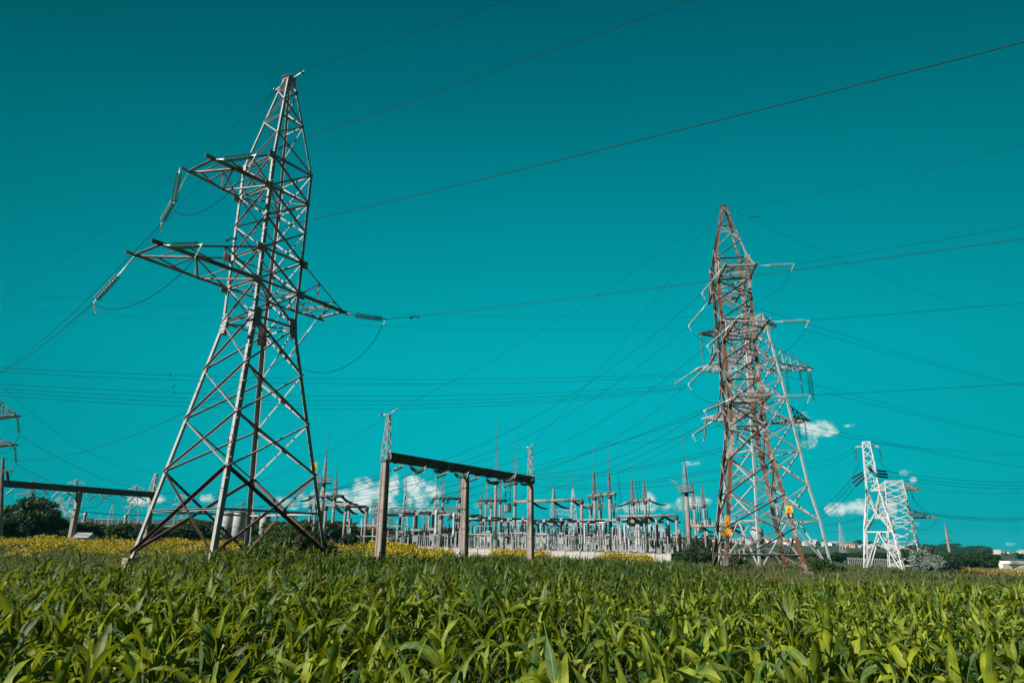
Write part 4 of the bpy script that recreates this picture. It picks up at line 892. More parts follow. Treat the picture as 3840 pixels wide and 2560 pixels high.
# lattice beams and masts of the far yard
def truss(p, q, w, label, m):
    t = MB(); u = (q-p).normalized(); nn = V(-u.y, u.x, 0)*w*.5; L = (q-p).length; k = max(4, int(L/(w*1.15)))
    for s_ in (-1, 1):
        for dz in (-.5, .5): t.bar(p+nn*s_+V(0,0,dz*w), q+nn*s_+V(0,0,dz*w), .13)
        for i in range(k): a_, b_ = p.lerp(q, i/k), p.lerp(q, (i+1)/k); t.bar(a_+nn*s_+V(0,0,-.5*w if i % 2 else .5*w), b_+nn*s_+V(0,0,.5*w if i % 2 else -.5*w), .09)
    tag(obj('lattice_beam', t, m), label, 'lattice beam', 'long lattice beams of the far yard')
truss(at(1868,1960,172), at(2352,1954,168), 1.1, 'long pale lattice beam crossing the yard from the third gantry pillar rightward', 'white_steel')
truss(at(1462,1913,170), at(1716,1917,170), 1.1, 'long dark lattice beam left of the middle gantry pillar', 'spire_steel')
truss(at(2082,1917,190), at(2158,1923,190), 1.2, 'short lattice beam between two lattice masts right of the third gantry pillar', 'pale_steel')
truss(at(1629,1905,185), at(1718,1908,185), 1.1, 'short upper lattice beam behind the leftmost dark beam portal', 'spire_steel')
def mk_mast(name, w0, h, m, spk, arms=0, label='', cat='lattice mast', group='lattice masts of the far yard', sz=.12, n=9):
    t = thing(name, label, cat, (0,0,0), group); F = Frame(V(0,0,0), .5, [(-.5, w0), (h*.62, w0*.55 if spk else w0*.6), (h, w0*.08 if spk else w0*.45)]); mb = MB()
    for k in range(4): lm = MB(); lm.bar(F.P(k, -.5), F.P(k, h*.62), sz*1.2); lm.bar(F.P(k, h*.62), F.P(k, h), sz); obj('leg', lm, m, t)
    for k in range(4):
        for i in range(n): face_brace(mb, F, k, h*i/n, h*(i+1)/n, 'X', sz*.6, False)
    obj('bracing', mb, m, t)
    if spk: mb = MB(); mb.tube([V(0,0,h), V(0,0,h+spk)], .08, 6, .03); obj('lightning_rod', mb, 'dark_steel', t)
    for a_ in range(arms):
        z = h*(.93-.16*a_); L = (2.6, 3.9, 3.0)[a_ % 3]
        for s_ in (-1, 1):
            mb = MB(); tip = V(s_*L, 0, z)
            for y_ in (-.35, .35): mb.bar(V(0, y_, z), tip, sz*.9); mb.bar(V(0, y_, z+1.1), tip, sz*.8)
            for f_ in (.3, .6): mb.bar(V(s_*L*f_, 0, z), V(s_*L*f_, 0, z+1.1*(1-f_)), sz*.6)
            mb.tube([tip, tip-V(0,0,1.5)], .1, 6); obj('crossarm', mb, m, t)
    return t
mA = mk_mast('lattice_mast', .95, 1.0*14, 'pale_steel', 5.0); used = [0]
def put(proto, key, px, D, ytop, h0, label, group=None, rz=0.0):
    p = on(px, D); hh = at(px, ytop, D).z-p.z; k = hh/h0
    return place(proto, not proto.get('_u'), p, rz, label, group, (min(k, 1.3), min(k, 1.3), k)) if not proto.get('_u') else dup(proto, p, rz, label, group, (min(k, 1.3), min(k, 1.3), k))
def puts(proto, h0, rows):
    for i, (px, D, ytop, label) in enumerate(rows):
        p = on(px, D); k = (at(px, ytop, D).z-p.z)/h0; sc = (min(max(k, .7), 1.25),)*2+(k,)
        place(proto, i == 0, p, random.uniform(-.4, .4), label, None, sc)
puts(mA, 14, [(1511,168,1830,'slim pale lattice mast with a rod, between the first two gantry pillars'),(1630,185,1825,'slim pale lattice mast, left of the middle gantry pillar'),(2078,190,1828,'slim pale lattice mast, left of the pair right of the third gantry pillar'),
 (2152,190,1830,'slim pale lattice mast, right of the pair right of the third gantry pillar'),(1712,190,1872,'slim pale lattice mast seen just left of the middle gantry pillar'),(3158,240,1960,'slim lattice mast with a rod just right of the big grey pylon base'),
 (668,190,1905,'slim lattice mast at left, right of the left gantry pillar'),(850,185,1893,'slim lattice mast behind the silos'),(795,200,1880,'slim lattice mast behind the left pylon front leg'),(398,180,1890,'slim lattice mast at far left, near the big tree')])
mBt = mk_mast('lattice_mast', 1.3, 12, 'spire_steel', 0, group='stout lattice masts of the far yard')
puts(mBt, 12, [(1886,172,1898,'stout dark lattice mast between the pale lightning mast posts'),(1396,190,1870,'stout dark lattice mast just left of the first gantry pillar'),(1461,172,1908,'stout lattice mast just right of the first gantry pillar'),(1408,200,1885,'stout lattice mast hidden close behind the first gantry pillar'),(1590,190,1925,'stout low lattice mast left of the middle gantry pillar'),(930,210,1930,'stout lattice mast in the distance right of the silos')])
mC = mk_mast('lattice_pylon', 2.2, 20, 'pale_steel', 1.2, 3, cat='pylon', group='distant lattice pylons', sz=.14, n=8)
puts(mC, 20, [(243,215,1792,'distant white lattice pylon behind the left gantry beam'),(75,240,1798,'distant grey lattice pylon rising from behind the big tree'),(478,230,1815,'distant pale lattice pylon left of the left pylon foot'),(655,300,1850,'distant pale lattice pylon through the left pylon base'),(893,290,1880,'distant pale lattice pylon above the silos'),(190,260,1860,'distant lattice pylon just left of the left gantry pillar')])

# ------------------------------------------------------------------ yard equipment (each kind built once, then copied)
def ribbed(mb, c, r, h, n, ax=None):
    pr_ = []; 
    for i in range(n): z = h*i/n; pr_ += [(r*.72, z), (r, z+h/n*.35), (r*.72, z+h/n*.7)]
    pr_.append((r*.72, h)); mb.lathe(c, pr_, 9, ax)
def eq_breaker():
    t = thing('circuit_breaker', '', 'circuit breaker', (0,0,0)); mb = MB(); mb.box((-.35,0,0), .12, .12, 2.2); mb.box((.35,0,0), .12, .12, 2.2); mb.box((0,0,2.2), 1.0, .5, .3); mb.box((0,0,.9), .6, .35, .8); obj('stand', mb, 'white_paint', t)
    mb = MB(); ribbed(mb, V(0,0,2.5), .19, 1.7, 9); obj('post_insulator', mb, 'black_porcelain', t)
    mb = MB(); ribbed(mb, V(.18,0,4.35), .17, 1.5, 8, V(1,0,.03)); ribbed(mb, V(-.18,0,4.35), .17, 1.5, 8, V(-1,0,.03)); obj('arm', mb, 'black_porcelain', t)
    mb = MB(); mb.box((0,0,4.15), .4, .3, .42); obj('head', mb, 'white_paint', t); return t
def eq_ct():
    t = thing('instrument_transformer', '', 'transformer', (0,0,0)); mb = MB()
    for a_ in (-.3, .3):
        for b_ in (-.3, .3): mb.box((a_, b_, 0), .1, .1, 1.5)
    mb.box((0,0,1.5), .8, .8, .15); obj('stand', mb, 'white_paint', t)
    mb = MB(); mb.lathe((0,0,1.65), [(.26,0),(.26,.35),(.17,.5),(.20,.9),(.17,1.3),(.20,1.7),(.17,2.2),(.2,2.35),(.25,2.5),(.25,2.85),(.15,3.05)], 10); obj('body', mb, 'white_paint', t, True)
    mb = MB(); mb.bar(V(-.6,0,4.4), V(.6,0,4.4), .08); obj('terminal', mb, 'aluminium', t); return t
def eq_bushing():
    t = thing('cable_bushing', '', 'bushing', (0,0,0)); mb = MB(); mb.box((0,0,0), .8, .6, .5); mb.box((-.3,0,.5), .12,.12,.3); mb.box((.3,0,.5), .12,.12,.3); obj('stand', mb, 'white_paint', t)
    mb = MB(); ribbed(mb, V(0,0,.7), .22, 3.0, 15); obj('insulator', mb, 'black_porcelain', t); mb = MB(); mb.lathe((0,0,3.7), [(.18,0),(.17,.35),(.08,.6)], 9); obj('cap', mb, 'aluminium', t); return t
def eq_disc():
    t = thing('disconnector', '', 'disconnector', (0,0,0)); mb = MB()
    for a_ in (-1.1, 1.1): mb.tube([V(a_,0,0), V(a_,0,2.3)], .08, 8)
    mb.bar(V(-1.4,0,2.35), V(1.4,0,2.35), .16); mb.box((-1.1,0,0), .5, .5, .25); mb.box((1.1,0,0), .5, .5, .25); obj('stand', mb, 'white_paint', t)
    for a_ in (-1.1, 0, 1.1): mb = MB(); ribbed(mb, V(a_,0,2.43), .11, 1.2, 7); obj('post_insulator', mb, 'black_porcelain' if a_ else 'white_paint', t)
    mb = MB(); mb.bar(V(-1.5,0,3.7), V(1.5,0,3.7), .09); mb.bar(V(-.9,0,3.7), V(-.7,0,4.3), .05); obj('blade', mb, 'aluminium', t); return t
def eq_post():
    t = thing('post_insulator', '', 'insulator', (0,0,0)); mb = MB(); mb.tube([V(0,0,0), V(0,0,2.6)], .09, 8); mb.box((0,0,0), .5,.5,.2); obj('stand', mb, 'white_paint', t)
    mb = MB(); ribbed(mb, V(0,0,2.6), .12, 1.2, 7); obj('insulator', mb, 'black_porcelain', t); mb = MB(); mb.lathe((0,0,3.8), [(.05,0),(.12,.06),(.05,.14)], 8); obj('cap', mb, 'aluminium', t); return t
def eq_frame():
    t = thing('busbar_support', '', 'busbar support', (0,0,0)); mb = MB()
    for a_ in (-1.6, 1.6): mb.bar(V(a_,0,0), V(a_,0,2.9), .12)
    mb.bar(V(-2.1,0,2.95), V(2.1,0,2.95), .11); mb.bar(V(-1.6,0,1.6), V(1.6,0,1.6), .08); obj('stand', mb, 'white_paint', t)
    for a_ in (-1.6, 0, 1.6): mb = MB(); ribbed(mb, V(a_,0,3.03), .1, .6, 4); mb.lathe((a_,0,3.63), [(.05,0),(.09,.08),(.05,.16)], 7); obj('post_insulator', mb, 'white_paint', t)
    return t
def eq_cab():
    t = thing('control_cabinet', '', 'cabinet', (0,0,0)); mb = MB(); mb.box((0,0,.4), .9, .5, 1.2); mb.box((-.35,0,0), .1,.4,.4); mb.box((.35,0,0), .1,.4,.4); obj('body', mb, 'grey_paint', t); mb = MB(); mb.box((0,-.26,.5), .4,.02,1.0); obj('door', mb, 'white_paint', t); return t
def eq_arr():
    t = thing('surge_arrester', '', 'arrester', (0,0,0)); mb = MB(); mb.box((0,0,0), .5,.5,.9); obj('stand', mb, 'white_paint', t); mb = MB(); mb.lathe((0,0,.9), [(.17,0),(.20,.3),(.17,.5),(.19,1.4),(.17,1.6),(.19,2.6),(.17,2.9),(.10,3.2)], 10); obj('column', mb, 'white_paint', t, True); return t
KIND = dict(b=(eq_breaker, 'circuit breakers with black T heads', 'circuit breaker with horizontal black arms on a white stand'), c=(eq_ct, 'white instrument transformers', 'white column instrument transformer on a four legged stand'),
    k=(eq_bushing, 'black cable bushings', 'tall black ribbed bushing with a silver cap'), d=(eq_disc, 'disconnectors', 'white disconnector frame with three small insulators'), p=(eq_post, 'single post insulators', 'white support post topped by a small dark insulator'),
    f=(eq_frame, 'white busbar frames', 'white goalpost shaped busbar frame'), g=(eq_cab, 'control cabinets', 'small grey control cabinet near the ground'), a=(eq_arr, 'white columns', 'thick white column on a low stand'))
protos = {k: v[0]() for k, v in KIND.items()}; first = {k: True for k in KIND}
def eq(k, px, D, rz=None, s=1.0, label=None):
    p = on(px, D); place(protos[k], first[k], p, random.uniform(-.25, .25) if rz is None else rz, label or KIND[k][2]+' in the substation', KIND[k][1], s); first[k] = False
for i, px in enumerate((1496, 1558, 1620)): eq('b', px, 112, .1, 1.25, 'circuit breaker with black T arms left of the middle pillar, %s of three' % ('leftmost','central','rightmost')[i])
eq('c', 1633, 110, 0, 1.25, 'thick white column between the first two gantry pillars'); eq('c', 1700, 112, 0, 1.15, 'thick white column just left of the middle gantry pillar')
for px in (1812, 1835, 1905, 1960, 2018, 2040, 2105, 2128, 2170, 2208, 2240, 2275, 1748, 1880): eq('b', px, random.uniform(108, 125), random.uniform(-.2, .2), 1.05)
for px, D_ in ((2467,106),(2511,106),(2551,106),(2613,108),(2655,108),(2690,108),(2447,118),(2502,120),(2126,112),(1906,110),(1957,112)): eq('k', px, D_, 0, 1.08)
for px, D_ in ((2194,108),(2264,110),(2328,110),(2345,107),(2360,112),(2389,110),(2398,107),(2300,125),(2155,122)): eq('a', px, D_, 0, .98)
R_ = random.Random(5)
for row, (D_, x0, x1, st) in enumerate(((104, 1700, 2520, 26), (112, 1480, 2560, 30), (121, 1470, 2700, 27), (133, 1440, 2700, 30), (146, 1450, 2700, 34), (160, 1480, 2700, 40))):
    px = x0+R_.uniform(0, 15)
    while px < x1:
        eq(R_.choice('ppddfcppdpppdpp' if row else 'ppddppgp'), px, D_+R_.uniform(-2, 2), R_.uniform(-.35, .35), R_.uniform(.78, .98)); px += st*1.4*R_.uniform(.6, 1.35)
for px, D_, k in ((1398,112,'f'),(1440,112,'f'),(1350,114,'f'),(1310,114,'p'),(640,150,'f'),(690,150,'d'),(330,150,'f'),(372,150,'d'),(430,150,'f'),(520,160,'d'),(560,160,'f'),(600,160,'p'),(780,160,'d'),(1090,150,'f'),(735,160,'f'),(455,155,'c'),(300,150,'c'),(1120,150,'d')): eq(k, px, D_, 0, 1.2)
for px in range(2600, 2790, 17): eq('p', px, 114+random.uniform(-2, 2), 0, .9)
# yard wires
R_ = random.Random(8)
YW = [((1930,1990),(2180,2000),118),((1500,1995),(1700,2002),115),((2040,1985),(2330,2010),122),((2330,2005),(2560,2014),118),((1750,1990),(1960,1994),120),((2160,2010),(2440,2020),112)]
for i, (p, q, d) in enumerate(YW*2):
    o_ = 0 if i < 6 else 9; wire(span(at(p[0], p[1]+o_, d), at(q[0], q[1]+o_*1.5, d+4), .35), .05, 'busbar wire strung low across the substation equipment', 'busbar wire', 'busbar_wire', 'aluminium', 'low busbar wires', 4)
FW = [((1380,1823),(2735,1512),120,75,2.4),((1700,1885),(2735,1538),130,75,2.8),((1120,1905),(2760,1480),130,75,3.5),((2010,1785),(2735,1672),110,78,.9),((2010,1793),(2735,1683),110,78,.9),((1990,1811),(2770,1737),115,78,1.2),((1990,1818),(2770,1747),115,78,1.2),((2025,1826),(2780,1784),112,80,.8),
 ((1000,1835),(1445,1790),130,70,1.0),((560,1880),(1180,1868),150,130,1.5),((600,1935),(1160,1925),150,130,1.0),((1300,1905),(1560,1912),125,145,1.0),((1380,1880),(1660,1862),150,150,1.2),((1740,1895),(1930,1900),150,150,1.3),((2300,1905),(2590,1895),150,150,.8),((2440,1900),(2700,1890),150,150,.8),((1250,1960),(1640,1955),150,150,1.6),((2030,1925),(2330,1985),125,120,.6),((2180,1905),(2330,1960),125,120,.6),((1990,1935),(2300,1990),140,125,.8),((2260,1655),(2770,1570),120,75,1.2),((1440,1950),(1800,1965),150,150,1.4),((1240,1815),(1440,1780),140,70,.8),((1240,1845),(1500,1830),140,90,.8),
 ((-40,1880),(350,1900),150,150,1.0),((300,1935),(700,1930),160,160,1.3),((430,1905),(900,1895),180,180,1.8),((700,1850),(1150,1855),170,150,1.2)]
for i, (p, q, d1, d2, sg) in enumerate(FW): wire(span(at(*p, d1), at(*q, d2), sg), .022, 'thin dark wire strung over the substation', group='thin wires over the substation', n=4)
for i, (px, y0, y1) in enumerate(((2316,1778,1905),(2322,1780,1960),(2385,1797,1930),(2396,1796,1925))): wire(span(at(px, y0, 100), at(px+14, y1, 138), .4), .02, 'thin dropper wire falling from the line wires into the substation', group='droppers into the substation', n=4)
for i, (p, q, d) in enumerate((((2240,1965),(2270,2010),118),((2455,1945),(2560,2005),112),((2350,1968),(2440,2010),115),((2460,1950),(2510,1998),112))): wire(loop(at(*p, d), at(*q, d), .8), .05, 'pale cable drooping between equipment in the substation', 'busbar wire', 'busbar_wire', 'aluminium', 'pale drooping cables', 4)

# ------------------------------------------------------------------ walls, buildings, silos, fence, bridge
t = thing('concrete_wall', 'long low whitewashed concrete panel wall in front of the substation', 'wall', on(1760, 100)); x0w, x1w = -13.0, 21.9; n_ = 17
for i in range(n_):
    xa, xb = x0w+(x1w-x0w)*i/n_, x0w+(x1w-x0w)*(i+1)/n_; zt = lambda x: -.50-.0193*(x+5.8); dx = (xb-xa); ya, yb = wall_y(xa), wall_y(xb); z1_ = (zt(xa)+zt(xb))/2
    mb = MB(); A_, B_ = V(xa+.06, ya, 0), V(xb-.06, yb, 0); zb0 = min(gz(xa, ya-1), gz(xb, yb-1))-.4
    mb.plate(V(A_.x, A_.y, zb0), V(B_.x, B_.y, zb0), V(0,0,1), z1_-zb0, .16); pn = obj('panel', mb, 'whitewashed_concrete', t)
    mb = MB(); H_ = z1_-(-2.2)
    for f_ in (.12, .56): 
        for g_ in (.03, .52): 
            c0 = A_.lerp(B_, g_+.03); c1 = A_.lerp(B_, g_+.44); zz = z1_-.75*f_-.33
            mb.bar(V(c0.x, c0.y-.10, zz+.28), V(c1.x, c1.y-.10, zz+.28), .03, .03); mb.bar(V(c0.x, c0.y-.10, zz), V(c0.x, c0.y-.10, zz+.28), .03, .03)
    obj('panel_rib', mb, 'whitewashed_concrete', pn)
    mb = MB(); mb.box((xa, ya-.02, zb0), .16, .26, z1_-zb0+.02); obj('post', mb, 'whitewashed_concrete', t)
    mb = MB(); mb.bar(V(xa, ya, z1_+.03), V(xb, yb, z1_+.03), .26, .06); obj('coping', mb, 'wall_cap', t)
t = thing('concrete_wall', 'short shaded wall section turning away at the wall corner', 'wall', (x1w, wall_y(x1w), -1))
q0, q1 = V(x1w+.1, wall_y(x1w), 0), at(2605, 2085, 104); q1.z = 0; mb = MB(); mb.plate(V(q0.x, q0.y, -3), V(q1.x, q1.y, -3.1), V(0,0,1), 1.95, .16); obj('panel', mb, 'dark_wall', t)  # the panel's blue grey stands for shade on the side turned away
mb = MB(); mb.box((q0.x, q0.y-.1, -3), .3, .3, 2.1); obj('post', mb, 'whitewashed_concrete', t)
t = thing('concrete_wall', 'pale strip of wall behind the yellow flowers at far left', 'wall', on(220, 100)); pp0, pp1 = on(-80, 106), on(345, 103)
for i in range(9):
    a_, b_ = pp0.lerp(pp1, i/9), pp0.lerp(pp1, (i+.97)/9); mb = MB(); mb.plate(V(a_.x, a_.y, a_.z-.5), V(b_.x, b_.y, a_.z-.5), V(0,0,1), 1.15, .16); obj('panel', mb, 'whitewashed_concrete' if i > 4 else 'dark_wall', t)
def silo(px, D, y0, r):
    p = on(px, D); zt = at(px, y0, D).z; t = thing('storage_silo', 'white cylindrical storage silo seen through the left pylon base, %s' % SIL, 'silo', p, 'white silos behind the left pylon')
    h = zt-p.z; mb = MB(); mb.lathe(p, [(r,0),(r,h*.96),(r*.96,h)], 20); obj('tank', mb, 'white_paint', t, True); mb = MB()
    for f_ in (.3, .6, .93): mb.lathe(V(p.x,p.y,p.z+h*f_), [(r*1.02,-.05),(r*1.02,.05)], 20)
    obj('band', mb, 'grey_paint', t); mb = MB(); mb.lathe(V(p.x,p.y,zt), [(r*1.05,0),(r*1.05,.12),(.3,.5),(.3,.8)], 16); obj('lid', mb, 'grey_paint', t)
for px, D_, y0, r_, SIL in ((845,125,1926,.98,'leftmost'),(889,122,1922,1.05,'second from the left'),(940,140,1930,.85,'third from the left'),(985,132,1928,.9,'rightmost')): silo(px, D_, y0, r_)
def house(proto_w, w, d, h, rh, wm, rm, chim=True, label='', cat='house', group=None, win=3):
    t = thing('house', label, cat, (0,0,0), group); mb = MB(); mb.box((0,0,-1), w, d, h+1); wl = obj('wall', mb, wm, t)
    mb = MB(); e = .35; W, Dp = w/2+e, d/2+e; mb.add([(-W,-Dp,h),(W,-Dp,h),(W,Dp,h),(-W,Dp,h),(-W,0,h+rh),(W,0,h+rh)], [(0,1,5,4),(2,3,4,5),(1,2,5),(3,0,4),(0,3,2,1)]); rf = obj('roof', mb, rm, t)
    if chim: mb = MB(); mb.box((w*.22, d*.1, h+rh*.5), .6, .6, rh*.5+.8); obj('chimney', mb, 'grey_wall', rf)
    for i in range(win): mb = MB(); mb.box((-w*.33+w*.33*i, -d/2-.03, h*.42), w*.12, .08, h*.32); obj('window', mb, 'window_glass', t)
    return t
# long red roofed building behind the first pillar
p = on(1330, 160); t = thing('long_building', 'long low building with dark red roofs left of the first gantry pillar', 'building', p)
for i, (xa, xb, ya, yb) in enumerate(((1130, 1250, 1969, 1990), (1252, 1345, 1967, 1992), (1347, 1460, 1971, 1994))):
    A_, B_ = on(xa, 165), on(xb, 165); zt = at((xa+xb)/2, ya, 165).z; ze = at((xa+xb)/2, yb, 165).z; mb = MB(); cx = (A_.x+B_.x)/2; w_ = (B_-A_).length
    mb.box((cx, A_.y, min(A_.z, B_.z)-.5), w_-.3, 8, ze-min(A_.z, B_.z)+.5); obj('wall', mb, 'grey_wall', t)
    mb = MB(); W = w_/2; mb.add([(cx-W,A_.y-4.5,ze),(cx+W,A_.y-4.5,ze),(cx+W,A_.y+4.5,ze),(cx-W,A_.y+4.5,ze),(cx-W*.75,A_.y,zt),(cx+W*.75,A_.y,zt)], [(0,1,5,4),(2,3,4,5),(1,2,5),(3,0,4),(0,3,2,1)]); obj('roof', mb, 'red_roof', t)
p = on(1327, 110); hh = at(1327, 2010, 110).z-p.z; t = thing('kiosk', 'small plain white kiosk in the yellow flowers left of the first pillar', 'kiosk', p); mb = MB(); mb.box((p.x, p.y, p.z-.3), 1.75, 1.6, hh+.3); obj('wall', mb, 'white_wall', t); mb = MB(); mb.box((p.x, p.y, p.z+hh), 1.95, 1.8, .1); obj('roof', mb, 'grey_roof', t); mb = MB(); mb.tube([p+V(-1.15,0,-.2), p+V(-1.15,0,hh+1.6)], .07, 6); obj('post', mb, 'white_paint', t)
hA = house(None, 9, 7, 2.4, 2.0, 'grey_wall', 'grey_roof', False); place(hA, True, on(312, 112)+V(0,0,.1), .2, scale=(.2,.4,.34), label= 'low house with a grey sheet roof right of the left gantry pillar')
hA2 = house(None, 6, 5, 2.6, .5, 'white_wall', 'grey_roof', False); place(hA2, True, on(712, 150), -.2, 'small white building seen through the left pylon base'); dup(hA2, on(738, 165)+V(0,0,1.2), .1, 'taller small white building behind the small white one at the left pylon')
mb = MB(); A_, B_ = on(3170, 150), on(3345, 160); t = thing('picket_fence', 'pale blue grey picket fence left of the white pylons', 'fence', A_)
k = 26; rl = MB(); rl.bar(A_+V(0,0,1.25), B_+V(0,0,1.25), .08); rl.bar(A_+V(0,0,.5), B_+V(0,0,.5), .08); obj('rail', rl, 'grey_paint', t)
for i in range(k): c = A_.lerp(B_, (i+.5)/k); mb = MB(); mb.box((c.x, c.y, c.z-.2), .18, .08, 1.9); obj('picket', mb, 'white_paint', t)
A_ = at(3768, 2107, 172); B_ = at(3850, 2105, 176); B_.z = A_.z; t = thing('road_bridge', 'white arched road bridge at the far right edge', 'bridge', V(A_.x, A_.y, gz(A_.x, A_.y)))
mb = MB(); w_ = B_-A_; d_ = w_.normalized(); L = w_.length*1.3; mb.bar(A_, A_+d_*L, 2.4, .5); obj('deck', mb, 'white_wall', t)
for f_ in (0, .9): mb = MB(); mb.bar(A_+d_*L*f_+V(0,0,-2.6), A_+d_*L*f_-V(0,0,.2), .9, 2.2, up=d_); obj('pier', mb, 'white_wall', t)
mb = MB()
for i in range(12):
    f0, f1 = i/12, (i+1)/12; z = lambda f: -.35-1.5*(1-f)**2; mb.bar(A_+d_*L*f0+V(0,-1.1,z(f0)-.1), A_+d_*L*f1+V(0,-1.1,z(f1)-.1), .3, .5)
obj('arch', mb, 'white_wall', t)
mb = MB()
for i in range(8): q = A_+d_*L*(i+.5)/8+V(0,-1.1,.25); mb.bar(q, q+V(0,0,.35), .06)
mb.bar(A_+V(0,-1.1,.6), A_+d_*L+V(0,-1.1,.6), .06); obj('railing', mb, 'aluminium', t)
# houses on the far hillside
H = [house(None, 11, 9, 4.6, 3.2, 'white_wall', 'grey_roof'), house(None, 10, 8, 4.0, 3.4, 'white_wall', 'orange_roof'), house(None, 12, 8, 5.4, 2.6, 'cream_wall', 'brown_roof'), house(None, 9, 9, 6.0, 2.6, 'white_wall', 'brown_roof'), house(None, 14, 8, 3.4, 3.4, 'grey_wall', 'grey_roof')]
HL = ['white walled house with a grey roof on the far hillside', 'white walled house with an orange roof on the far hillside', 'cream walled house with a brown roof on the far hillside', 'tall white walled house with a brown roof on the far hillside', 'long grey house with a grey roof on the far hillside']
HG = ['grey roofed houses on the hill', 'orange roofed houses on the hill', 'cream houses on the hill', 'tall white houses on the hill', 'long grey houses on the hill']
fst = [True]*5; R_ = random.Random(21)
for i in range(240):
    px = R_.uniform(2080, 3480)**1 if i < 200 else R_.uniform(3440, 3835); D_ = R_.uniform(720, 1190) if i < 200 else R_.uniform(900, 1600); k = R_.choice([0,0,1,4,3,4,0,2,0,0]); p = on(px, D_); s_ = R_.uniform(.38, .62)
    place(H[k], fst[k], p, R_.uniform(-.7, .7), HL[k], HG[k], s_); fst[k] = False

# ------------------------------------------------------------------ trees, bushes, weeds
def crown_mesh(name, lobes, n, size, m, seed=0):
    r = np.random.default_rng(seed); W = np.array([l[3]*l[4] for l in lobes]); W = W/W.sum(); idx = r.choice(len(lobes), n, p=W); Lb = np.array(lobes)[idx]
    d = r.normal(size=(n, 3)); d /= np.linalg.norm(d, axis=1)[:, None]; rad = r.uniform(.35, 1.06, n)**.45
    wob = 1+.22*np.sin(d[:,0]*7+idx*2.1)*np.cos(d[:,1]*6+idx)+.15*np.sin(d[:,2]*11+idx)
    c = Lb[:, :3]+d*(rad*wob)[:, None]*np.stack([Lb[:, 3], Lb[:, 3], Lb[:, 4]], 1)
    u = r.normal(size=(n, 3)); u /= np.linalg.norm(u, axis=1)[:, None]; v = np.cross(u, r.normal(size=(n, 3))); v /= np.linalg.norm(v, axis=1)[:, None]
    s = size*r.uniform(.55, 1.4, n)[:, None]; P, F_ = quads(c, u*s, v*s*.55); tone = np.repeat(r.uniform(0, 1, n)*.6+.4*((idx*37 % 11)/11.), 4)
    return mesh_np(name, P, F_, m, tone)
def make_tree(name, label, h, w, m, n, size, seed, group, cat='tree', trunk=.25, low=.2):
    r = random.Random(seed); t = thing(name, label, cat, (0,0,0), group); lobes = []
    for i in range(15):
        a = r.uniform(0, 6.28); f = r.random(); z = h*(low+(.9-low)*f); rr = w*.5*(1-.75*abs(f-.42))*r.uniform(.35, .95)
        lobes.append((math.cos(a)*rr, math.sin(a)*rr, z, w*r.uniform(.14, .25), h*r.uniform(.08, .15)))
    lobes.append((0, 0, h*.55, w*.30, h*.28)); link('crown', crown_mesh('crown', lobes, n, size, m, seed), t)
    mb = MB(); mb.tube([V(0,0,-.5), V(.05,0,h*.35), V(.1,.05,h*.7)], trunk, 7, trunk*.4)
    for i in range(5): a = i*1.3; mb.tube([V(0,0,h*(.2+.06*i)), V(math.cos(a)*w*.3, math.sin(a)*w*.3, h*(.45+.07*i))], trunk*.4, 5, trunk*.12)
    obj('trunk', mb, 'primer_steel', t); return t
MAT['bark'] = None
mat('bark', lambda T: pr(T, T.mix(T.noise(oc(T), 5.0), c4(.09,.06,.04), c4(.05,.035,.025)), .9))
TR = [make_tree('broadleaf_tree', '', 8, 9, 'foliage_dark', 3400, .26, 1, ''), make_tree('broadleaf_tree', '', 7, 10, 'foliage_mid', 3400, .26, 2, ''), make_tree('broadleaf_tree', '', 6, 8, 'foliage_dark', 2600, .24, 3, '')]
for t_ in TR:
    for c in kids(t_):
        if c.name.startswith('trunk'): c.data.materials.clear(); c.data.materials.append(MAT['bark'])
tf = [True]*3; R_ = random.Random(3)
def tree(k, px, D, ytop, label, group, wf=1.0):
    p = on(px, D); hh = max(at(px, ytop, D).z-p.z, 1.0); h0 = (8, 7, 6)[k]; s = hh/h0*1.28
    place(TR[k], tf[k], p, R_.uniform(0, 6.28), label, group, (s*wf, s*wf, s)); tf[k] = False
for (px, D_, y) in ((70,128,1895),(118,122,1905),(20,130,1925),(165,125,1940),(-30,126,1935)): tree(0 if px != 20 else 1, px, D_, y, 'big dark broadleaf tree behind the left gantry, part of the leftmost clump', 'tall dark trees at far left', .95)
for px in range(215, 1290, 34): tree(R_.choice([0,1,2]), px+R_.uniform(-9, 9), R_.uniform(124, 150), (1985 if px < 700 else 1978)+R_.uniform(-12, 10), 'dark tree in the row behind the left pylon', 'trees in the row behind the left pylon', 1.3)
for px in list(range(1255, 1460, 24))+[1500,1545,1590,1640,1690]: tree(R_.choice([0,2]), px, R_.uniform(135, 165), R_.uniform(1990, 2004), 'dark tree behind the yard near the first gantry pillar', 'trees behind the yard', 1.3)
for px in range(2080, 2680, 27): tree(R_.choice([0,1]), px, R_.uniform(190, 240), 2030+R_.uniform(-3, 8), 'green tree behind the substation equipment', 'trees behind the substation', 1.6)
for px in range(2690, 3480, 24): tree(R_.choice([0,1,1,2]), px+R_.uniform(-8, 8), R_.uniform(215, 265), 2074+(px-2690)*.012+R_.uniform(-6, 8), 'green broadleaf tree in the belt below the hillside houses', 'trees in the belt at right', 1.35)
for px, y in ((3440,2052),(3470,2060),(3500,2068),(3530,2078),(3560,2072),(3590,2074),(3620,2080),(3650,2070),(3680,2066),(3705,2078),(3725,2095),(3750,2108),(3400,2062)): tree(R_.choice([0,0,1]), px, R_.uniform(180, 215), y+9, 'dark dense tree in the clump right of the silver bush', 'dark trees at far right', 1.25)
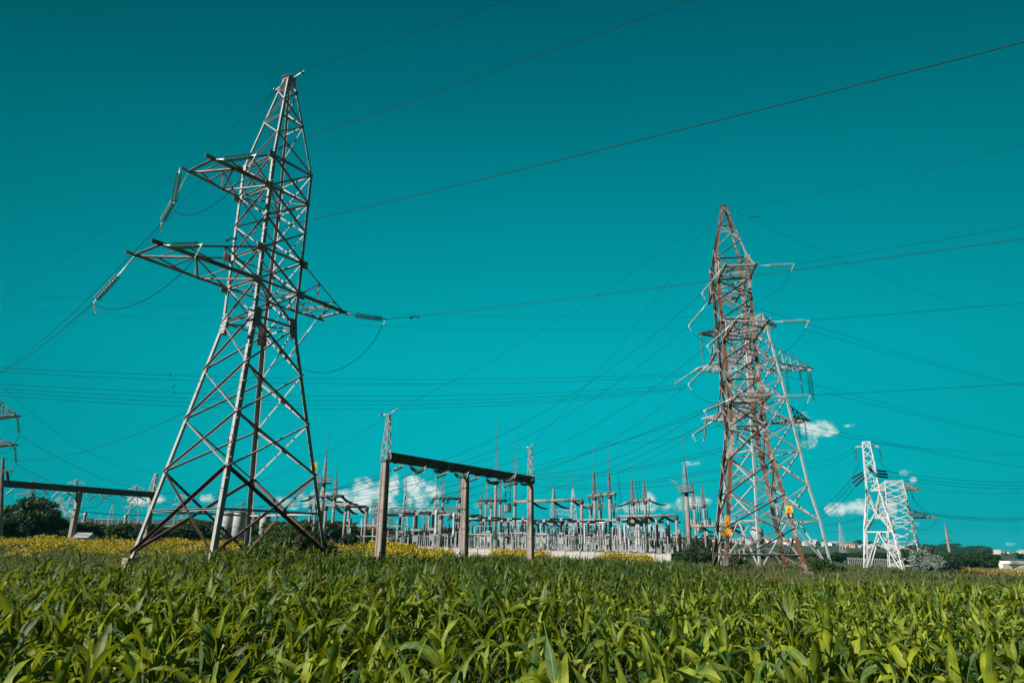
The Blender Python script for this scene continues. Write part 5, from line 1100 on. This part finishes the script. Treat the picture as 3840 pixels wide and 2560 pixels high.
for px, y in ((3643,2060),(3672,2063),(3695,2064),(3605,2064)): tree(0, px, 520, y, 'small distant pointed tree on the ridge at right', 'ridge trees at right', .45)
for px in range(2100, 3700, 14): D_ = R_.uniform(650, 1230); tree(R_.choice([0,2]), px+R_.uniform(-9,9), D_, 1997+(px-2400)*.037+(1230-D_)*.05+R_.uniform(-3, 6), 'small distant tree among the hillside houses', 'trees among the houses', 1.5)
def bush(px, D, h, w, m, n, size, seed, label, group=None, name='bush', dz=0.0):
    p = on(px, D); h *= 1.3; r = random.Random(seed); t = thing(name, label, 'bush', p, group); lobes = []
    for i in range(12):
        a = r.uniform(0, 6.28); f = r.random(); rr = w*.42*r.random()**.5; lobes.append((math.cos(a)*rr, math.sin(a)*rr, h*(.15+.65*f)*(1-.5*rr/(w*.5)), w*r.uniform(.12, .22), h*r.uniform(.14, .26)))
    link('foliage', crown_mesh('foliage', lobes, n, size, m, seed), t)
    mb = MB()
    for i in range(7): a = i*.9; mb.tube([p+V(0,0,-.2), p+V(math.cos(a)*w*.18, math.sin(a)*w*.18, h*.5), p+V(math.cos(a)*w*.3, math.sin(a)*w*.3, h*.8)], .04, 5, .012)
    obj('stems', mb, 'bark', t)
for i, (px, D_, h_, w_) in enumerate(((1010,46,2.1,3.0),(1065,44,2.9,3.4),(1120,47,2.8,3.4),(1170,45,2.3,2.8),(1210,48,1.9,2.6),(960,50,1.8,2.6),(1240,46,1.3,2.2),(1040,48,2.4,3),(1095,43,2.2,2.6))):
    bush(px, D_, h_, w_, 'foliage_mid', 5200, .058, 40+i, 'leafy green bush behind the left pylon right foot, %s from the left' % '' if False else 'leafy green bush in the thicket behind the left pylon right foot', 'bushes behind the left pylon foot')
for i, (px, D_, h_, w_) in enumerate(((2600,92,2.2,5),(2640,88,2.4,5),(2575,94,1.7,4),(2690,92,1.9,5),(2730,90,1.4,4))): bush(px, D_, h_, w_, 'foliage_dark', 3000, .10, 60+i, 'dark low bush between the wall corner and the rusty pylon', 'dark bushes at the wall corner')
bush(3052, 66, 1.6, 3.2, 'foliage_mid', 3600, .07, 70, 'bright green bush at the foot of the big grey pylon'); bush(3120, 72, 1.0, 2.6, 'foliage_mid', 2400, .07, 71, 'low green bush just right of the big grey pylon foot')
bush(3475, 112, 3.6, 4.6, 'foliage_silver', 5200, .11, 72, 'rounded silvery grey bush right of the white pylons', name='silver_bush'); bush(3525, 108, 2.0, 4.4, 'foliage_silver', 3200, .11, 73, 'lower silvery grey bush at the right side of the tall one', name='silver_bush')
bush(1305, 88, 1.9, 2.6, 'foliage_dark', 2000, .09, 74, 'dark bush beside the white kiosk')

for px in range(3430, 3860, 7): D_ = R_.uniform(600, 1700); tree(R_.choice([0,2]), px+R_.uniform(-9,9), D_, 2067+(1700-D_)*.012+R_.uniform(-1, 5), 'small distant tree on the low hills at right', 'trees on the low hills at right', 2.2)
bush(2130, 7.4, .62, .75, 'foliage_mid', 2600, .016, 91, 'feathery green weed clump growing among the nearest maize plants', name='feathery_weed')
bush(900, 9.0, .6, .8, 'foliage_mid', 2000, .016, 92, 'feathery green weed clump among the maize at left', name='feathery_weed')
# maize field edge, in plan: distance to the far edge by direction
E_T = ([-2,-.72,-.5,-.3,-.2,-.05,.1,.2,.25,.30,.36,.45,.6,.9,2],[27,27,28,33,39,43,44,43,40,30,25,27,33,36,36])
def edge(t): return np.interp(t, *E_T)
def blades(n, D0, D1, t0, t1, h0, h1, w, m, name, label=None, kind='stuff', tops=None, dens=None, lean=.35):
    # scattered upright blades as crossed slivers
    k = int(n*1.0); tt = rng.uniform(t0, t1, k); u = rng.uniform(0, 1, k); D = np.sqrt(D0**2+(D1**2-D0**2)*u)
    keep = D > edge(tt)+.3; tt, D = tt[keep], D[keep]
    if dens is not None: kk = rng.uniform(0, 1, len(D)) < dens(tt, D); tt, D = tt[kk], D[kk]
    az = np.arctan(tt); x = D*np.sin(az); y = D*np.cos(az); z = ground_z(x, y); n = len(x)
    h = rng.uniform(h0, h1, n)*(.8+.4*np.sin(x*.9)*np.cos(y*.7)); a = rng.uniform(0, 2*np.pi, n); ww = w*rng.uniform(.6, 1.4, n)*(1+D*.006)
    ux, uy = np.cos(a)*ww, np.sin(a)*ww; lx, ly = rng.normal(0, lean, n)*h, rng.normal(0, lean, n)*h
    B = np.stack([x, y, z-.02], 1); U = np.stack([ux, uy, 0*ux], 1); T_ = B+np.stack([lx, ly, h], 1); M_ = B+np.stack([lx*.35, ly*.35, h*.55], 1)
    P = np.stack([B-U, B+U, M_+U*.8, M_-U*.8, T_+U*.15, T_-U*.15], 1).reshape(-1, 3); i = np.arange(n)*6
    F_ = np.concatenate([np.stack([i, i+1, i+2, i+3], 1), np.stack([i+3, i+2, i+4, i+5], 1)]); tone = np.repeat(rng.uniform(0, 1, n), 6)
    o = link(name, mesh_np(name, P, F_, m, tone)); o['kind'] = 'stuff'
    if label: o['label'] = label
    return np.stack([x, y, z, h], 1)
def fluff(pts, m, name, per, size, hz=(.7, 1.1), label=None):
    n = len(pts)*per; P0 = np.repeat(pts, per, 0); c = P0[:, :3].copy(); D = np.hypot(c[:,0], c[:,1]); c[:, 2] += P0[:, 3]*rng.uniform(*hz, n); c[:, :2] += rng.normal(0, .12, (n, 2))
    u = rand_dirs(n); v = np.cross(u, rand_dirs(n)); v /= np.linalg.norm(v, axis=1)[:, None]; s = (size*rng.uniform(.5, 1.5, n)*(1+D*.006))[:, None]
    P, F_ = quads(c, u*s, v*s*.7); o = link(name, mesh_np(name, P, F_, m, np.repeat(rng.uniform(0, 1, n), 4))); o['kind'] = 'stuff'
    if label: o['label'] = label
# weeds everywhere between the maize and the walls
a_ = blades(60000, 24, 62, -.85, .85, .25, .7, .018, 'weeds_green', 'weeds', 'green weeds and grass between the maize and the walls'); fluff(a_[::3], 'weeds_green', 'weed_leaves', 2, .035, (.3, 1.0), 'small leaves of the weeds')
a_ = blades(45000, 60, 150, -.85, .9, .35, .8, .035, 'weeds_green', 'meadow_grass', 'tall grass of the far meadow', dens=lambda t, D: (t < -.15) | (t > .24) | (D < 99))
blades(16000, 25, 56, -.62, .62, .3, .8, .014, 'weeds_dry', 'dry_grass', 'dry brownish grass stalks', dens=lambda t, D: np.clip(np.exp(-((t+.33)/.09)**2)+np.exp(-((t-.36)/.13)**2), 0, 1))
# yellow flowering strips
def yd(t, D): return np.clip(np.sin(t*23+D*.13)*.4+.55+.5*np.sin(t*61-D*.31), .06, 1)
a_ = blades(15000, 57, 90, -.85, -.13, .55, .95, .02, 'weeds_green', 'flower_stems', 'stems of the yellow flowering plants', dens=lambda t, D: yd(t, D)*np.clip((D-55)/14, .15, 1)); fluff(a_, 'flower_yellow', 'yellow_flowers', 4, .034, (.75, 1.12), 'band of yellow flowers behind the left pylon')
a_ = blades(9000, 60, 97, -.20, .20, .6, 1.15, .025, 'weeds_green', 'flower_stems', 'stems of the yellow flowers before the wall', dens=lambda t, D: ((D > 84) | (t < -.1))*np.clip(np.sin(t*41+1.0)*1.2+.35+(t < -.08)*1., 0, 1)); fluff(a_, 'flower_yellow', 'yellow_flowers', 5, .05, (.7, 1.12), 'patches of yellow flowers in front of the wall')
a_ = blades(9000, 100, 175, .60, .80, .4, .9, .03, 'weeds_dry', 'flower_stems', 'dry stems in the far right strip'); fluff(a_[::3], 'flower_yellow', 'yellow_flowers', 2, .045, (.4, 1.0), 'dull yellow strip at far right')

# ------------------------------------------------------------------ maize
def maize_arrays(seed, hi=True):
    r = np.random.default_rng(seed); Vv = []; Ff = []; UV = []; TN = []; H = r.uniform(.66, .86); nl = int(r.integers(7, 10)) if hi else 6; seg = 8 if hi else 4; ph = r.uniform(0, 6.28); o = 0
    for i in range(nl):
        f = i/(nl-1); z0 = H*(.14+.62*f); a = ph+i*math.pi+r.normal(0, .6); L = (.42+.20*math.sin(math.pi*min(1, f*.85+.1)))*r.uniform(.75, 1.2)*(.62 if f > .9 else 1); Wd = (.026+.011*math.sin(math.pi*f))*r.uniform(.7, 1.25)
        e0 = R(70+15*f+r.normal(0, 7)); bend = R(r.choice([r.uniform(15, 60), r.uniform(80, 150), r.uniform(120, 190)*(1-.3*f)])); da = r.normal(0, .6); p = np.array([0, 0, z0]); tw = r.normal(0, 1.0)
        for s in range(seg+1):
            t = s/seg; e = e0-bend*t**2.0; aa = a+da*t; d = np.array([math.cos(aa)*math.cos(e), math.sin(aa)*math.cos(e), math.sin(e)])
            if s: p = p+d*(L/seg)
            w = Wd*(min(1, .45+2.6*t) if t < .25 else max(.0, (1-((t-.25)/.75)**2.1)))
            sd = np.array([-math.sin(aa), math.cos(aa), 0]); up = np.cross(sd, d)*-1; tt = tw*t; s2 = sd*math.cos(tt)+up*math.sin(tt); n2 = up*math.cos(tt)-sd*math.sin(tt)
            rip = .010*math.sin(s*2.3+i) if hi else 0; Vv += [p-s2*w+n2*(w*.38+rip), p, p+s2*w+n2*(w*.38-rip)]; UV += [(0, t), (.5, t), (1, t)]; TN += [f, f, f]
            if s:
                b = o+3*s; Ff += [(b-3, b-2, b+1, b), (b-2, b-1, b+2, b+1)]
        o += 3*(seg+1)
    k = 6 if hi else 3; z = [0, H*.5, H*.86]; rr = [.015, .013, .006]
    for j in range(3):
        for q in range(k): an = 2*math.pi*q/k; Vv.append(np.array([rr[j]*math.cos(an), rr[j]*math.sin(an), z[j]-.03])); UV.append((.25, .1)); TN.append(.5)
    for j in range(2):
        for q in range(k): Ff.append((o+j*k+q, o+j*k+(q+1) % k, o+(j+1)*k+(q+1) % k, o+(j+1)*k+q))
    return np.array(Vv), np.array(Ff), np.array(UV), np.array(TN)
HI = [maize_arrays(s) for s in range(10)]; LO = [maize_arrays(s+50, False) for s in range(8)]
HM = []
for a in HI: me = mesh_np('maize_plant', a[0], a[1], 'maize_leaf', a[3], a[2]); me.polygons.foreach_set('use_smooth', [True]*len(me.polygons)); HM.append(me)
rows = []                                  # sown rows running away from the viewer at an angle
ang = R(62); rx, ry = math.sin(ang), math.cos(ang)
for j in np.arange(-75, 75, .66):
    k = np.arange(-80, 80, .22); k = k+rng.normal(0, .05, len(k)); x = rx*k+ry*j+rng.normal(0, .05, len(k)); y = ry*k-rx*j+rng.normal(0, .05, len(k)); rows.append(np.stack([x, y], 1))
G = np.concatenate(rows); t_ = G[:, 0]/np.maximum(G[:, 1], .1); D_ = np.hypot(G[:, 0], G[:, 1])
keep = (G[:, 1] > .5) & (np.abs(t_) < 1.05+1.2/np.maximum(D_, 1)) & (D_ > 3.4) & (D_ < edge(t_)+rng.normal(0, .35, len(D_)))
G = G[keep]; D_ = D_[keep]; t_ = t_[keep]
yaws = rng.uniform(0, 6.28, len(G)); sc = rng.uniform(.78, 1.22, len(G))*(1+.12*np.sin(G[:, 0]*.35)*np.cos(G[:, 1]*.22)); zg = ground_z(G[:, 0], G[:, 1]); var = rng.integers(0, 10, len(G)); tall = rng.uniform(0, 1, len(G)) < .02; sc = np.where(tall, sc*1.2, sc)
vis = np.abs(t_) < .80
near_i = np.argsort(np.where(vis & (D_ > 3.6), D_, 1e9))[:300]; ns = set(near_i.tolist())
for i in near_i:
    o = bpy.data.objects.new('maize_plant', HM[var[i]]); COL.objects.link(o); o.location = (G[i, 0], G[i, 1], zg[i]); o.rotation_euler = (rng.normal(0, .05), rng.normal(0, .05), yaws[i]); o.scale = (sc[i],)*3
    tag(o, 'young green maize plant with arching leaves in the nearest rows', 'maize plant', 'maize plants in the nearest rows')
rest = np.array([i for i in range(len(G)) if i not in ns])
def stamp(arr, ids, name):
    VV = []; FF = []; UU = []; TT = []; o = 0
    for kx in range(len(arr)):
        sel = ids[var[ids] % len(arr) == kx]
        if not len(sel): continue
        a = arr[kx]; n = len(a[0]); c, s = np.cos(yaws[sel]), np.sin(yaws[sel]); S = sc[sel][:, None]
        X = (a[0][None, :, 0]*c[:, None]-a[0][None, :, 1]*s[:, None])*S+G[sel, 0][:, None]; Y = (a[0][None, :, 0]*s[:, None]+a[0][None, :, 1]*c[:, None])*S+G[sel, 1][:, None]; Z = a[0][None, :, 2]*S+zg[sel][:, None]
        VV.append(np.stack([X, Y, Z], 2).reshape(-1, 3)); FF.append((a[1][None]+(np.arange(len(sel))*n)[:, None, None]).reshape(-1, 4)+o); o += n*len(sel)
        UU.append(np.tile(a[2], (len(sel), 1))); TT.append((a[3][None]*.7+rng.uniform(0, .5, len(sel))[:, None]).ravel())
    return np.concatenate(VV), np.concatenate(FF), np.concatenate(UU), np.concatenate(TT)
mid = rest[D_[rest] < 15]; farr = rest[D_[rest] >= 15]
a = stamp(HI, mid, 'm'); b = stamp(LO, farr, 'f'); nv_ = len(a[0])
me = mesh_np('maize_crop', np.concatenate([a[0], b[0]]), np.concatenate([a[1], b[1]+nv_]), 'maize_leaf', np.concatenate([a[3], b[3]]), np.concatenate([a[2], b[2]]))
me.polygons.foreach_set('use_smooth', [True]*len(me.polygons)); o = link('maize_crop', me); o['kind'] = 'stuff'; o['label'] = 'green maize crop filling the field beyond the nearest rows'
# ------------------------------------------------------------------ the air
hb = MB(); hb.box((0, 0, -13), 6100, 6100, 58); hz_o = obj('haze', hb, 'ground_soil'); hz_o['kind'] = 'stuff'
hm = bpy.data.materials.new('air'); hm.use_nodes = True; T = NT(hm.node_tree); o_ = T.n('ShaderNodeOutputMaterial'); pv = T.n('ShaderNodeVolumePrincipled'); T.set(pv, 'Color', c4(.06,.80,.86)); T.set(pv, 'Density', .00011)
T.nt.links.new(pv.outputs[0], o_.inputs['Volume']); hz_o.data.materials.clear(); hz_o.data.materials.append(hm)
